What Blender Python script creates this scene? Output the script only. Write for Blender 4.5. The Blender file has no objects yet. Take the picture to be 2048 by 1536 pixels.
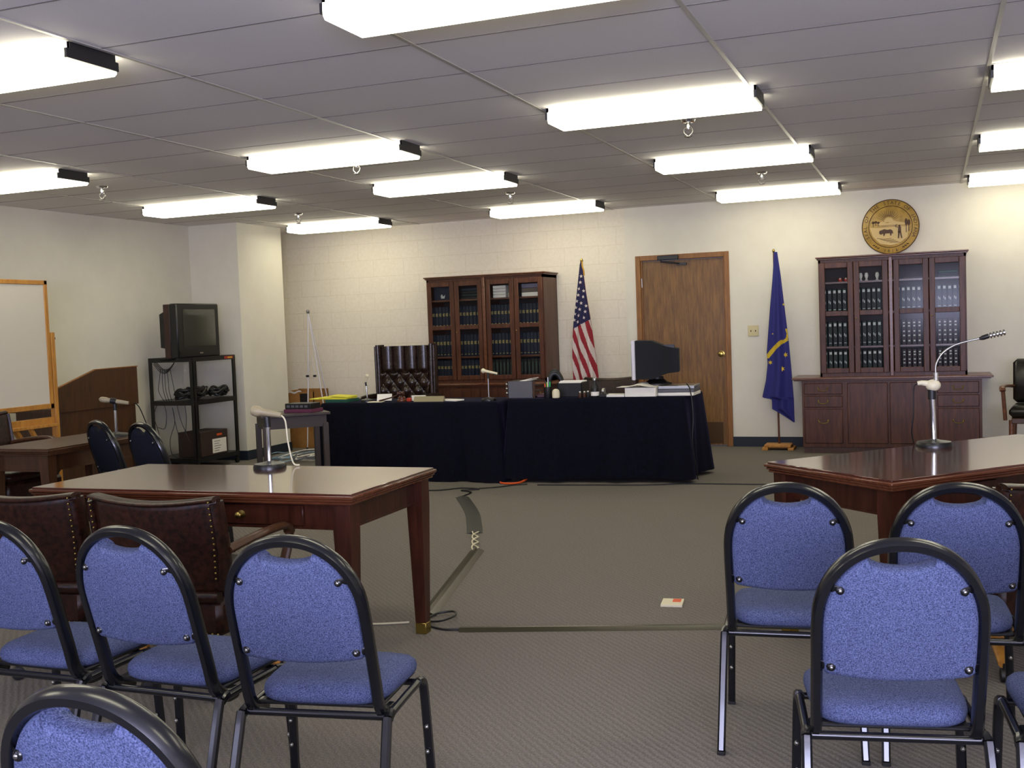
import bpy, math, random
from mathutils import Vector, Matrix
random.seed(7)
C = bpy.context.scene.collection
PI = math.pi
S = bpy.context.scene

# ---------------------------------------------------------------- camera
YAW, PITCH, ROLL, FPX, EYE = .3718, .0546, -.0369, 2163.4, 1.3936
fw = Vector((-math.sin(YAW)*math.cos(PITCH), math.cos(YAW)*math.cos(PITCH), -math.sin(PITCH)))
rt = Vector((math.cos(YAW), math.sin(YAW), 0)); up = rt.cross(fw)
r2 = rt*math.cos(ROLL) + up*math.sin(ROLL); u2 = -rt*math.sin(ROLL) + up*math.cos(ROLL)
cam = bpy.data.cameras.new('camera'); cam.sensor_width = 36; cam.lens = FPX/2048*36
cam.clip_start = .05; cam.clip_end = 60
co = bpy.data.objects.new('camera', cam); C.objects.link(co)
co.matrix_world = Matrix(((r2.x, u2.x, -fw.x, 0), (r2.y, u2.y, -fw.y, 0), (r2.z, u2.z, -fw.z, EYE), (0, 0, 0, 1)))
S.camera = co
# ---------------------------------------------------------------- light
w = bpy.data.worlds.new('world'); S.world = w; w.use_nodes = True
w.node_tree.nodes['Background'].inputs[0].default_value = (.62, .68, 1, 1)
w.node_tree.nodes['Background'].inputs[1].default_value = .25
S.view_settings.view_transform = 'Standard'; S.view_settings.look = 'None'
S.view_settings.gamma = 1; S.view_settings.use_curve_mapping = False
S.view_settings.exposure = 0.04
TUBE = 8.6          # emission of the fluorescent lenses
def area(name, loc, rot, sx, sy, power, col):
    l = bpy.data.lights.new(name, 'AREA'); l.shape = 'RECTANGLE'; l.size = sx; l.size_y = sy
    l.energy = power; l.color = col
    o = bpy.data.objects.new(name, l); C.objects.link(o); o.location = loc; o.rotation_euler = rot; return o
# daylight coming in through the two windows in the wall behind the camera
area('window_daylight', (-4.3, -2.44, 1.55), (math.radians(137), 0, 0), 2.9, 1.3, 120, (.67, .68, 1))
area('window_daylight', (.9, -2.44, 1.55), (math.radians(133), 0, 0), 2.9, 1.3, 640, (.67, .68, 1))

# ---------------------------------------------------------------- materials
def rgb(h):
    h = h.lstrip('#'); v = [int(h[i:i+2], 16)/255 for i in (0, 2, 4)]
    return tuple((c/12.92 if c <= .04045 else ((c+.055)/1.055)**2.4) for c in v) + (1,)
def mat(name, col, rough=.5, metal=0, spec=.5, coat=0, emit=0, trans=0):
    m = bpy.data.materials.new(name); m.use_nodes = True
    b = m.node_tree.nodes['Principled BSDF']
    b.inputs['Base Color'].default_value = col if not isinstance(col, str) else rgb(col)
    b.inputs['Roughness'].default_value = rough; b.inputs['Metallic'].default_value = metal
    b.inputs['Specular IOR Level'].default_value = spec; b.inputs['Coat Weight'].default_value = coat
    b.inputs['Coat Roughness'].default_value = .08
    if emit:
        b.inputs['Emission Color'].default_value = col if not isinstance(col, str) else rgb(col)
        b.inputs['Emission Strength'].default_value = emit
    return m
def N(m, t, **kw):
    n = m.node_tree.nodes.new(t)
    for k, v in kw.items():
        if k in n.inputs: n.inputs[k].default_value = v
        else: setattr(n, k, v)
    return n
def L(m, a, b): m.node_tree.links.new(a, b)
def noisy(name, c1, c2, scale=(1, 1, 1), freq=8, rough=.5, bump=0, detail=4, contrast=(.35, .65), **kw):
    """two-colour noise, stretched by scale, in object space; optional bump"""
    m = mat(name, c1, rough, **kw); b = m.node_tree.nodes['Principled BSDF']
    tc = N(m, 'ShaderNodeTexCoord'); mp = N(m, 'ShaderNodeMapping'); mp.inputs['Scale'].default_value = scale
    no = N(m, 'ShaderNodeTexNoise', Scale=freq, Detail=detail, Roughness=.65)
    cr = N(m, 'ShaderNodeValToRGB')
    cr.color_ramp.elements[0].position, cr.color_ramp.elements[1].position = contrast
    cr.color_ramp.elements[0].color = rgb(c1) if isinstance(c1, str) else c1
    cr.color_ramp.elements[1].color = rgb(c2) if isinstance(c2, str) else c2
    L(m, tc.outputs['Object'], mp.inputs[0]); L(m, mp.outputs[0], no.inputs['Vector'])
    L(m, no.outputs['Fac'], cr.inputs[0]); L(m, cr.outputs[0], b.inputs['Base Color'])
    if bump:
        bp = N(m, 'ShaderNodeBump', Strength=bump, Distance=.004)
        L(m, no.outputs['Fac'], bp.inputs['Height']); L(m, bp.outputs[0], b.inputs['Normal'])
    return m
M_ = {}
M_['wall'] = noisy('painted_drywall', '#d8d3c2', '#ded9c8', freq=3, rough=.75, bump=.0)
def block_mat():
    m = noisy('painted_block', '#dcd3bf', '#e2dac8', freq=30, rough=.6)
    b = m.node_tree.nodes['Principled BSDF']
    tc = N(m, 'ShaderNodeTexCoord'); sx = N(m, 'ShaderNodeSeparateXYZ'); cx = N(m, 'ShaderNodeCombineXYZ')
    L(m, tc.outputs['Object'], sx.inputs[0]); L(m, sx.outputs['X'], cx.inputs['X']); L(m, sx.outputs['Z'], cx.inputs['Y'])
    br = N(m, 'ShaderNodeTexBrick'); br.inputs['Scale'].default_value = 1
    br.inputs['Brick Width'].default_value = .4064; br.inputs['Row Height'].default_value = .2032
    br.inputs['Mortar Size'].default_value = .005; br.inputs['Mortar Smooth'].default_value = .6
    L(m, cx.outputs[0], br.inputs['Vector'])
    bp = N(m, 'ShaderNodeBump', Strength=.35, Distance=.004); bp.invert = True
    L(m, br.outputs['Fac'], bp.inputs['Height']); L(m, bp.outputs[0], b.inputs['Normal'])
    ramp = [n for n in m.node_tree.nodes if n.type == 'VALTORGB'][0]
    mx = N(m, 'ShaderNodeMix', data_type='RGBA'); mx.inputs['B'].default_value = rgb('#cabf9f')
    mt = N(m, 'ShaderNodeMath', operation='MULTIPLY'); mt.inputs[1].default_value = .32
    L(m, br.outputs['Fac'], mt.inputs[0]); L(m, mt.outputs[0], mx.inputs['Factor'])
    L(m, ramp.outputs[0], mx.inputs['A']); L(m, mx.outputs['Result'], b.inputs['Base Color'])
    return m
M_['block'] = block_mat()
def ceil_mat():
    m = noisy('acoustic_tile', '#dad6d4', '#eae6e4', freq=420, rough=.9, detail=2, contrast=(.3, .7), bump=.15)
    return m
M_['ceil'] = ceil_mat()
M_['tbar'] = mat('tbar_white_enamel', '#b3afa6', .4)
def carpet():
    m = noisy('loop_carpet', '#5d5a54', '#858078', freq=150, rough=.95, detail=3, contrast=(.3, .7), spec=.1)
    b = m.node_tree.nodes['Principled BSDF']
    ramp = [n for n in m.node_tree.nodes if n.type == 'VALTORGB'][0]
    tc = N(m, 'ShaderNodeTexCoord'); wv = N(m, 'ShaderNodeTexWave')
    wv.inputs['Scale'].default_value = 17; wv.inputs['Distortion'].default_value = 2.5; wv.inputs['Detail'].default_value = 2
    wv.inputs['Detail Scale'].default_value = 1.5; wv.bands_direction = 'DIAGONAL'
    L(m, tc.outputs['Object'], wv.inputs['Vector'])
    mx = N(m, 'ShaderNodeMix', data_type='RGBA', blend_type='MULTIPLY')
    c2 = N(m, 'ShaderNodeValToRGB'); c2.color_ramp.elements[0].color = (.90, .89, .91, 1); c2.color_ramp.elements[1].color = (1.02, 1.0, .99, 1)
    L(m, wv.outputs['Fac'], c2.inputs[0]); mx.inputs['Factor'].default_value = 1
    L(m, ramp.outputs[0], mx.inputs['A']); L(m, c2.outputs[0], mx.inputs['B']); L(m, mx.outputs['Result'], b.inputs['Base Color'])
    bp = N(m, 'ShaderNodeBump', Strength=.35, Distance=.005)
    L(m, wv.outputs['Fac'], bp.inputs['Height']); L(m, bp.outputs[0], b.inputs['Normal'])
    return m
M_['carpet'] = carpet()
M_['base'] = mat('navy_rubber_base', '#14202f', .6)
M_['doorwood'] = noisy('oak_veneer', '#5f3f17', '#876029', scale=(14, 14, 1.2), freq=3, rough=.42, detail=6)
M_['frame'] = noisy('oak_trim', '#7a4f1f', '#93622a', scale=(14, 14, 1.5), freq=3, rough=.45)
M_['oak'] = noisy('golden_oak', '#a8702a', '#c08838', scale=(12, 12, 2), freq=3, rough=.45)
M_['cherry'] = noisy('cherry_cabinet', '#42261a', '#5e3925', scale=(12, 12, 1.4), freq=3, rough=.38, detail=6, spec=.28)
M_['cherrytrim'] = noisy('cherry_moulding', '#54321f', '#72472e', scale=(3, 12, 12), freq=3, rough=.28)
M_['cherryin'] = mat('cabinet_inside', '#33221c', .6)
M_['redwood'] = noisy('mahogany_table', '#3a190f', '#53281c', scale=(1.5, 14, 14), freq=3, rough=.13, detail=6, coat=.7)
M_['redleg'] = noisy('mahogany_leg', '#2e150d', '#452317', scale=(14, 14, 1.5), freq=3, rough=.3, detail=6, spec=.3)
M_['redtrim'] = noisy('mahogany_edge', '#4c2615', '#613721', scale=(2, 14, 14), freq=3, rough=.22)
M_['walnut'] = noisy('dark_walnut', '#38210f', '#4d2f1a', scale=(14, 14, 1.5), freq=3, rough=.4, detail=6)
M_['greywood'] = mat('grey_brown_wood', '#3b322f', .4)
M_['blue'] = noisy('blue_woven_fabric', '#2b3250', '#666f92', freq=330, rough=.95, detail=2, contrast=(.32, .68), bump=.5, spec=.1)
M_['tube'] = mat('black_navy_enamel', '#0a0c11', .25, spec=.5, coat=.15)
M_['chrome'] = mat('chrome', '#d8d8d8', .12, 1)
M_['steel'] = mat('brushed_steel', '#a9a9a4', .3, 1)
M_['brass'] = mat('brass', '#a8924e', .3, 1)
M_['blk'] = mat('black_plastic', '#0e0e0f', .45)
M_['blkm'] = mat('black_metal', '#0c0c0e', .35)
M_['rub'] = mat('dark_rubber', '#1d1c17', .55)
M_['rubshine'] = mat('olive_rubber_cover', '#332f1d', .25)
M_['leather'] = noisy('oxblood_leather', '#0e0604', '#341a10', freq=45, rough=.32, bump=.3, detail=6, spec=.28)
M_['bleather'] = noisy('dark_brown_leather', '#1d120c', '#33231a', freq=10, rough=.25, bump=.2, spec=.5)
M_['blackleather'] = mat('black_leather', '#0f0d0a', .3, spec=.6)
M_['cloth'] = noisy('navy_tablecloth', '#07080f', '#0d0e1c', freq=40, rough=.9, spec=.1)
_b = M_['cloth'].node_tree.nodes['Principled BSDF']; _b.inputs['Sheen Weight'].default_value = .05; _b.inputs['Sheen Tint'].default_value = (.35, .3, .8, 1)
M_['white'] = mat('white_paper', '#e8e4d8', .7)
M_['cream'] = mat('cream_plastic', '#d8d0b0', .5)
M_['beige'] = mat('beige_metal', '#9c9172', .4)
M_['grey'] = mat('grey_plastic', '#59585f', .6)
M_['board'] = mat('whiteboard_surface', '#cfc9b8', .35)
M_['yellow'] = mat('yellow_paper', '#e0d83a', .7)
M_['green'] = mat('green_cover', '#14493a', .6)
M_['purple'] = mat('purple_cover', '#5c2440', .6)
M_['red'] = mat('red_plastic', '#a8301c', .5)
M_['orange'] = mat('orange_plastic', '#d2521c', .5)
M_['maroon'] = mat('maroon_cover', '#471820', .5)
M_['cardboard'] = noisy('cardboard', '#8c6128', '#a2733a', freq=6, rough=.8)
M_['box'] = mat('dark_brown_carton', '#2e1d18', .7)
M_['ivory'] = mat('ivory_plate', '#cbbf8d', .5)
M_['screen'] = mat('crt_glass', '#3c3d36', .12, spec=.8)
M_['tvwood'] = noisy('tv_woodgrain', '#2a1712', '#3a211a', scale=(2, 2, 14), freq=4, rough=.5)
M_['bookg'] = mat('green_book_cloth', '#12231d', .6)
M_['bookb'] = mat('blue_book_cloth', '#131d30', .6)
M_['bookr'] = mat('brown_book_cloth', '#2a1412', .6)
M_['bookk'] = mat('black_book_cloth', '#12120f', .6)
M_['foil'] = mat('silver_foil_lettering', '#c9cfc4', .4)
M_['gfoil'] = mat('gold_foil_lettering', '#c7b266', .4)
M_['foilg'] = mat('dull_green_lettering', '#5f7a66', .5)
M_['foilb'] = mat('blue_label', '#29508a', .5)
M_['flagblue'] = mat('flag_canton_blue', '#191642', .8)
M_['flagred'] = mat('flag_red', '#8c1826', .8)
M_['flagwhite'] = mat('flag_white', '#c9bdb4', .8)
M_['stblue'] = mat('state_flag_blue', '#21226a', .8)
M_['stgold'] = mat('state_flag_gold', '#c3a51c', .7)
M_['fringe'] = mat('gold_fringe', '#b98a22', .6)
M_['sealw'] = noisy('carved_gold_wood', '#9a7a30', '#b8953f', freq=14, rough=.4)
M_['seall'] = mat('seal_light_relief', '#c7a95a', .4)
M_['seald'] = mat('seal_dark_carving', '#4c3218', .6)
M_['hub'] = mat('fixture_white_enamel', '#c9c6cc', .4)
M_['endcap'] = mat('backlit_end_cap', '#17161a', .5)  # near-black: the caps' unlit, backlit look is put into the colour
M_['lens'] = mat('lit_acrylic_lens', (1, .95, .73, 1), .4, emit=TUBE)
M_['bluecord'] = mat('pale_blue_cable', '#7d97a8', .5)
def glass_mat():
    m = bpy.data.materials.new('cabinet_glass'); m.use_nodes = True; nt = m.node_tree; nt.nodes.clear()
    o = nt.nodes.new('ShaderNodeOutputMaterial'); a = nt.nodes.new('ShaderNodeBsdfTransparent'); g = nt.nodes.new('ShaderNodeBsdfGlossy')
    a.inputs[0].default_value = (.93, .94, .93, 1); g.inputs['Roughness'].default_value = .12
    f = nt.nodes.new('ShaderNodeFresnel'); f.inputs[0].default_value = 1.13; x = nt.nodes.new('ShaderNodeMixShader')
    nt.links.new(f.outputs[0], x.inputs[0]); nt.links.new(a.outputs[0], x.inputs[1]); nt.links.new(g.outputs[0], x.inputs[2]); nt.links.new(x.outputs[0], o.inputs[0])
    return m
M_['glass'] = glass_mat()

# ---------------------------------------------------------------- mesh helpers
class MB:
    def __init__(s): s.v = []; s.f = []; s.m = []; s.T = Matrix.Identity(4); s.mi = 0
    def add(s, vs, fs, mi=None):
        b = len(s.v); s.v += [tuple(s.T @ Vector(p)) for p in vs]
        for f in fs: s.f.append([b+i for i in f]); s.m.append(s.mi if mi is None else mi)
        return s
    def at(s, loc=(0, 0, 0), rot=(0, 0, 0)):
        s.T = Matrix.Translation(loc) @ Matrix.Rotation(rot[2], 4, 'Z') @ Matrix.Rotation(rot[1], 4, 'Y') @ Matrix.Rotation(rot[0], 4, 'X'); return s
    def box(s, x0, x1, y0, y1, z0, z1, b=0, mi=None):
        if b <= 0:
            v = [(x, y, z) for x in (x0, x1) for y in (y0, y1) for z in (z0, z1)]
            return s.add(v, [(0, 1, 3, 2), (4, 6, 7, 5), (0, 4, 5, 1), (2, 3, 7, 6), (0, 2, 6, 4), (1, 5, 7, 3)], mi)
        b = min(b, (x1-x0)/2.01, (y1-y0)/2.01, (z1-z0)/2.01)
        lo, hi = (x0, y0, z0), (x1, y1, z1); v = []; ix = {}
        for cx in (0, 1):
            for cy in (0, 1):
                for cz in (0, 1):
                    c = (cx, cy, cz)
                    for a in range(3):
                        p = []
                        for k in range(3):
                            e = hi[k] if c[k] else lo[k]
                            p.append(e if k == a else e + (-b if c[k] else b))
                        ix[(c, a)] = len(v); v.append(tuple(p))
        f = []
        for a in range(3):
            o = [k for k in range(3) if k != a]
            for sd in (0, 1):
                q = []
                for (i, j) in ((0, 0), (1, 0), (1, 1), (0, 1)):
                    c = [0, 0, 0]; c[a] = sd; c[o[0]] = i; c[o[1]] = j; q.append(ix[(tuple(c), a)])
                flip = (sd == 0) ^ (a == 1)
                f.append(q[::-1] if flip else q)
        for a in range(3):
            o = [k for k in range(3) if k != a]
            for i in (0, 1):
                for j in (0, 1):
                    c0 = [0, 0, 0]; c1 = [0, 0, 0]; c1[a] = 1; c0[o[0]] = c1[o[0]] = i; c0[o[1]] = c1[o[1]] = j
                    f.append([ix[(tuple(c0), o[0])], ix[(tuple(c1), o[0])], ix[(tuple(c1), o[1])], ix[(tuple(c0), o[1])]])
        for cx in (0, 1):
            for cy in (0, 1):
                for cz in (0, 1): f.append([ix[((cx, cy, cz), a)] for a in range(3)])
        return s.add(v, f, mi)
    def tube(s, pts, r, n=10, mi=None, sect=None, closed=False, ref=None, rect=False):
        """tube along pts; sect=(a,b) elliptical half sizes: a along ref, b across; r may be a list"""
        P = [Vector(p) for p in pts]; k = len(P); v = []; f = []
        prev = None
        for i, p in enumerate(P):
            if closed: t = (P[(i+1) % k]-P[i-1])
            else: t = (P[min(i+1, k-1)]-P[max(i-1, 0)])
            t.normalize()
            if prev is None:
                a = Vector(ref) if ref else (Vector((0, 0, 1)) if abs(t.z) < .9 else Vector((0, 1, 0)))
            else: a = Vector(ref) if ref else prev
            a = (a - t*a.dot(t))
            if a.length < 1e-6: a = t.orthogonal()
            a.normalize(); prev = a; bb = t.cross(a)
            rr = r[i] if isinstance(r, (list, tuple)) else r
            sa, sb = sect if sect else (rr, rr)
            for j in range(n):
                an = 2*PI*j/n
                if rect:
                    q_ = ((1, .55), (.55, 1), (-.55, 1), (-1, .55), (-1, -.55), (-.55, -1), (.55, -1), (1, -.55))[j]
                    v.append(p + a*(sa*q_[0]) + bb*(sb*q_[1])); continue
                v.append(p + a*(sa*math.cos(an)) + bb*(sb*math.sin(an)))
        for i in range(k if closed else k-1):
            for j in range(n):
                f.append((i*n+j, i*n+(j+1) % n, ((i+1) % k)*n+(j+1) % n, ((i+1) % k)*n+j))
        if not closed: f.append(tuple(range(n))[::-1]); f.append(tuple((k-1)*n+j for j in range(n)))
        return s.add(v, f, mi)
    def lathe(s, prof, n=20, mi=None, c=(0, 0, 0)):
        v = []; f = []; k = len(prof)
        for (r, z) in prof:
            for j in range(n): v.append((c[0]+r*math.cos(2*PI*j/n), c[1]+r*math.sin(2*PI*j/n), c[2]+z))
        for i in range(k-1):
            for j in range(n): f.append((i*n+j, i*n+(j+1) % n, (i+1)*n+(j+1) % n, (i+1)*n+j))
        f.append(tuple(range(n))[::-1]); f.append(tuple((k-1)*n+j for j in range(n)))
        return s.add(v, f, mi)
    def prism(s, poly, h0, h1, axis='z', mi=None):
        """extrude a 2D polygon; axis z: (x,y); y: (x,z); x: (y,z)"""
        def P(a, b, h): return (a, b, h) if axis == 'z' else ((a, h, b) if axis == 'y' else (h, a, b))
        n = len(poly); v = [P(a, b, h0) for a, b in poly]+[P(a, b, h1) for a, b in poly]
        f = [tuple(range(n))[::-1], tuple(range(n, 2*n))]+[(i, (i+1) % n, n+(i+1) % n, n+i) for i in range(n)]
        return s.add(v, f, mi)
    def ball(s, c, r, n=12, m=8, mi=None):
        r = r if isinstance(r, (tuple, list)) else (r, r, r); v = []; f = []
        for i in range(m+1):
            th = PI*i/m
            for j in range(n):
                v.append((c[0]+r[0]*math.sin(th)*math.cos(2*PI*j/n), c[1]+r[1]*math.sin(th)*math.sin(2*PI*j/n), c[2]+r[2]*math.cos(th)))
        for i in range(m):
            for j in range(n): f.append((i*n+j, (i+1)*n+j, (i+1)*n+(j+1) % n, i*n+(j+1) % n))
        return s.add(v, f, mi)
    def grid(s, fn, nu, nv, mi=None, cu=False):
        v = [fn(i/nu, j/nv) for i in range(nu+1) for j in range(nv+1)]; b = len(s.v); f = []; ms = []
        for i in range(nu):
            for j in range(nv):
                f.append((i*(nv+1)+j, (i+1)*(nv+1)+j, (i+1)*(nv+1)+j+1, i*(nv+1)+j+1))
                ms.append(mi((i+.5)/nu, (j+.5)/nv) if callable(mi) else (s.mi if mi is None else mi))
        s.v += [tuple(s.T @ Vector(p)) for p in v]
        for q, m in zip(f, ms): s.f.append([b+i for i in q]); s.m.append(m)
        return s
    def slab(s, fn, nu, nv, th, mi=0):
        """closed sheet: surface fn(u,v) -> front point; th(u,v) -> offset vector to the back"""
        s.grid(fn, nu, nv, mi)
        s.grid(lambda u, v: tuple(Vector(fn(u, v)) + Vector(th(u, v))), nu, nv, mi)
        for e in (lambda t: (t, 0), lambda t: (t, 1), lambda t: (0, t), lambda t: (1, t)):
            s.grid(lambda a, b, e=e: tuple(Vector(fn(*e(a))) + Vector(th(*e(a)))*b), nu if True else nv, 1, (mi(.5, .5) if callable(mi) else mi))
        return s
    def build(s, name, mats, parent=None, angle=40, loc=None, rz=0):
        me = bpy.data.meshes.new(name); me.from_pydata(s.v, [], s.f)
        mats = mats if isinstance(mats, (list, tuple)) else [mats]
        for m in mats: me.materials.append(M_[m] if isinstance(m, str) else m)
        me.polygons.foreach_set('material_index', s.m)
        import bmesh
        bm = bmesh.new(); bm.from_mesh(me); bmesh.ops.recalc_face_normals(bm, faces=bm.faces); bm.to_mesh(me); bm.free()
        me.polygons.foreach_set('use_smooth', [True]*len(me.polygons)); me.set_sharp_from_angle(angle=math.radians(angle)); me.update()
        o = bpy.data.objects.new(name, me); C.objects.link(o)
        if parent: o.parent = parent
        if loc: o.location = loc
        o.rotation_euler = (0, 0, rz)
        return o
def smooth(pts, k=6, closed=False):
    P = [Vector(p) for p in pts]; n = len(P); out = []
    rng = range(n) if closed else range(n-1)
    for i in rng:
        p0 = P[(i-1) % n] if closed else P[max(i-1, 0)]; p1 = P[i]; p2 = P[(i+1) % n]; p3 = P[(i+2) % n] if closed else P[min(i+2, n-1)]
        for j in range(k):
            t = j/k
            out.append(.5*((2*p1)+(-p0+p2)*t+(2*p0-5*p1+4*p2-p3)*t*t+(-p0+3*p1-3*p2+p3)*t**3))
    if not closed: out.append(P[-1])
    return out
def thing(name, label, cat, loc=(0, 0, 0), rz=0, group=None):
    o = bpy.data.objects.new(name, None); C.objects.link(o); o.empty_display_size = .1
    o.location = loc; o.rotation_euler = (0, 0, rz); return tag(o, label, cat, group)
def tag(o, label, cat, group=None):
    o['label'] = label; o['category'] = cat
    if group: o['group'] = group
    return o
def struct(o): o['kind'] = 'structure'; return o
def copy_tree(o, parent=None):
    c = o.copy(); C.objects.link(c)
    if parent: c.parent = parent
    for ch in o.children: copy_tree(ch, c)
    return c
def dup(root, loc, rz, label, group=None):
    c = copy_tree(root); c.location = loc; c.rotation_euler = (0, 0, rz); c['label'] = label
    if group: c['group'] = group
    elif 'group' in c: del c['group']
    return c
def text_mesh(body, size, depth=.002):
    cu = bpy.data.curves.new('t', 'FONT'); cu.body = body; cu.size = size; cu.extrude = depth; cu.align_x = 'CENTER'
    cu.resolution_u = 2
    o = bpy.data.objects.new('t', cu); C.objects.link(o)
    dg = bpy.context.evaluated_depsgraph_get(); dg.update()
    me = bpy.data.meshes.new_from_object(o.evaluated_get(dg))
    v = [tuple(p.co) for p in me.vertices]; f = [tuple(p.vertices) for p in me.polygons]
    bpy.data.objects.remove(o); bpy.data.meshes.remove(me); return v, f

# ---------------------------------------------------------------- room shell
XL, XR, YF, YB, ZC = -7.754, 4.2, -2.5, 11.66, 2.629
Y1, XC, Y2 = 10.08, -7.115, 10.95
struct(MB().box(XL-.1, XR+.1, YF-.1, YB+.1, -.1, 0).build('floor', 'carpet'))
struct(MB().box(XL-.1, XR+.1, YF-.1, YB+.1, ZC, ZC+.1).build('ceiling', 'ceil'))
struct(MB().box(XL-.1, XL, YF, YB, 0, ZC).build('wall_left', 'wall'))
struct(MB().box(XR, XR+.1, YF, YB, 0, ZC).build('wall_right', 'wall'))
SEAM = -3.155
struct(MB().box(XL, SEAM, YB+.012, YB+.1, 0, ZC).build('wall_back', 'block'))
DX0, DX1, DZ = -3.036, -2.011, 2.094
m = MB()
m.box(SEAM, DX0+.02, YB, YB+.1, 0, ZC); m.box(DX1-.02, XR, YB, YB+.1, 0, ZC); m.box(DX0+.02, DX1-.02, YB, YB+.1, DZ-.02, ZC)
struct(m.build('wall_back', 'wall'))
struct(MB().box(XL, XC, Y1, Y2, 0, ZC).build('wall_column', 'wall'))
# wall behind the camera with two windows
m = MB(); W0, W1 = .9, 2.2
for a, b in ((XL, -5.8), (-2.8, -.6), (2.4, XR)): m.box(a, b, YF-.1, YF, 0, ZC)
for a, b in ((-5.8, -2.8), (-.6, 2.4)): m.box(a, b, YF-.1, YF, 0, W0); m.box(a, b, YF-.1, YF, W1, ZC)
struct(m.build('wall_front', 'wall'))
for i, a in enumerate((-5.8, -.6)):
    m = MB()
    for x in (a, a+1.0, a+2.0, a+2.95): m.box(x, x+.05, YF-.08, YF-.03, W0, W1)
    m.box(a, a+3, YF-.08, YF-.03, W0, W0+.05); m.box(a, a+3, YF-.08, YF-.03, W1-.05, W1)
    wn = struct(m.build('window_%d' % (i+1), 'hub'))
    MB().box(a+.02, a+2.98, YF-.06, YF-.056, W0+.02, W1-.02).build('pane', 'glass', wn)
# base cove
H = .105; T_ = .012
struct(MB().box(XL, XL+T_, YF, Y1, 0, H).build('baseboard_left', 'base'))
m = MB(); m.box(XL, XC+T_, Y1-T_, Y1, 0, H); m.box(XC, XC+T_, Y1, Y2+T_, 0, H); m.box(XL, XC+T_, Y2, Y2+T_, 0, H)
struct(m.build('baseboard_column', 'base'))
m = MB(); m.box(XL, DX0, YB-.002, YB+.012, 0, H); m.box(DX1, XR, YB-T_, YB, 0, H)
struct(m.build('baseboard_back', 'base'))
struct(MB().box(XR-T_, XR, YF, YB, 0, H).build('baseboard_right', 'base'))
# ceiling grid (T-bars)
GX, GY = -3.278, 4.327
m = MB()
i = -4
while GX+i*1.189 < XR:
    x = GX+i*1.189
    if x > XL: m.box(x-.010, x+.010, YF, YB, ZC-.005, ZC)
    i += 1
j = -11
while GY+j*.5944 < YB:
    y = GY+j*.5944
    if y > YF: m.box(XL, XR, y-.006, y+.006, ZC-.0012, ZC, 0, 1)  # cross bars are flat grey strips, shade of the reveals painted in
    j += 1
struct(m.build('trim_1', ['tbar', mat('tbar_reveal_shade', '#8a8684', .8)]))
# door
d = struct(MB().box(DX0+.06, DX1-.06, YB+.03, YB+.07, .01, DZ-.06, .002).build('door_1', 'doorwood'))
m = MB()
m.box(DX0, DX0+.055, YB-.015, YB+.08, 0, DZ, .004); m.box(DX1-.055, DX1, YB-.015, YB+.08, 0, DZ, .004)
m.box(DX0+.055, DX1-.055, YB-.015, YB+.08, DZ-.055, DZ, .004)
m.box(DX0+.055, DX0+.07, YB+.012, YB+.03, 0, DZ-.055); m.box(DX1-.07, DX1-.055, YB+.012, YB+.03, 0, DZ-.055)
m.build('door_frame', 'frame', d)
m = MB(); m.box(DX0+.11, DX1-.11, YB+.026, YB+.031, .03, .26); m.build('kick_plate', mat('bronze_kick_plate', '#4a3112', .45, .3), d)
m = MB(); m.at((-2.12, YB+.03, 1.0), (PI/2, 0, 0)); m.lathe([(.03, 0), (.032, .006), (.012, .01), (.012, .035), (.026, .045), (.03, .06), (.024, .075), (.005, .08)], 20)
m.build('door_knob', 'brass', d)
m = MB(); m.box(-2.78, -2.55, YB-.05, YB-.01, 2.035, 2.085, .006)
m.tube([(-2.74, YB-.05, 2.035), (-2.74, YB-.06, 2.02), (-2.6, YB-.02, 2.0), (-2.52, YB+.02, 1.99)], .009)
m.box(-2.58, -2.47, YB+.0, YB+.03, 1.975, 2.0)
m.build('door_closer', 'blkm', d)
for z in (1.8, 1.0, .25):
    MB().tube([(DX0+.062, YB+.018, z-.05), (DX0+.062, YB+.018, z+.05)], .008, 10).build('hinge', 'steel', d)

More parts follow.
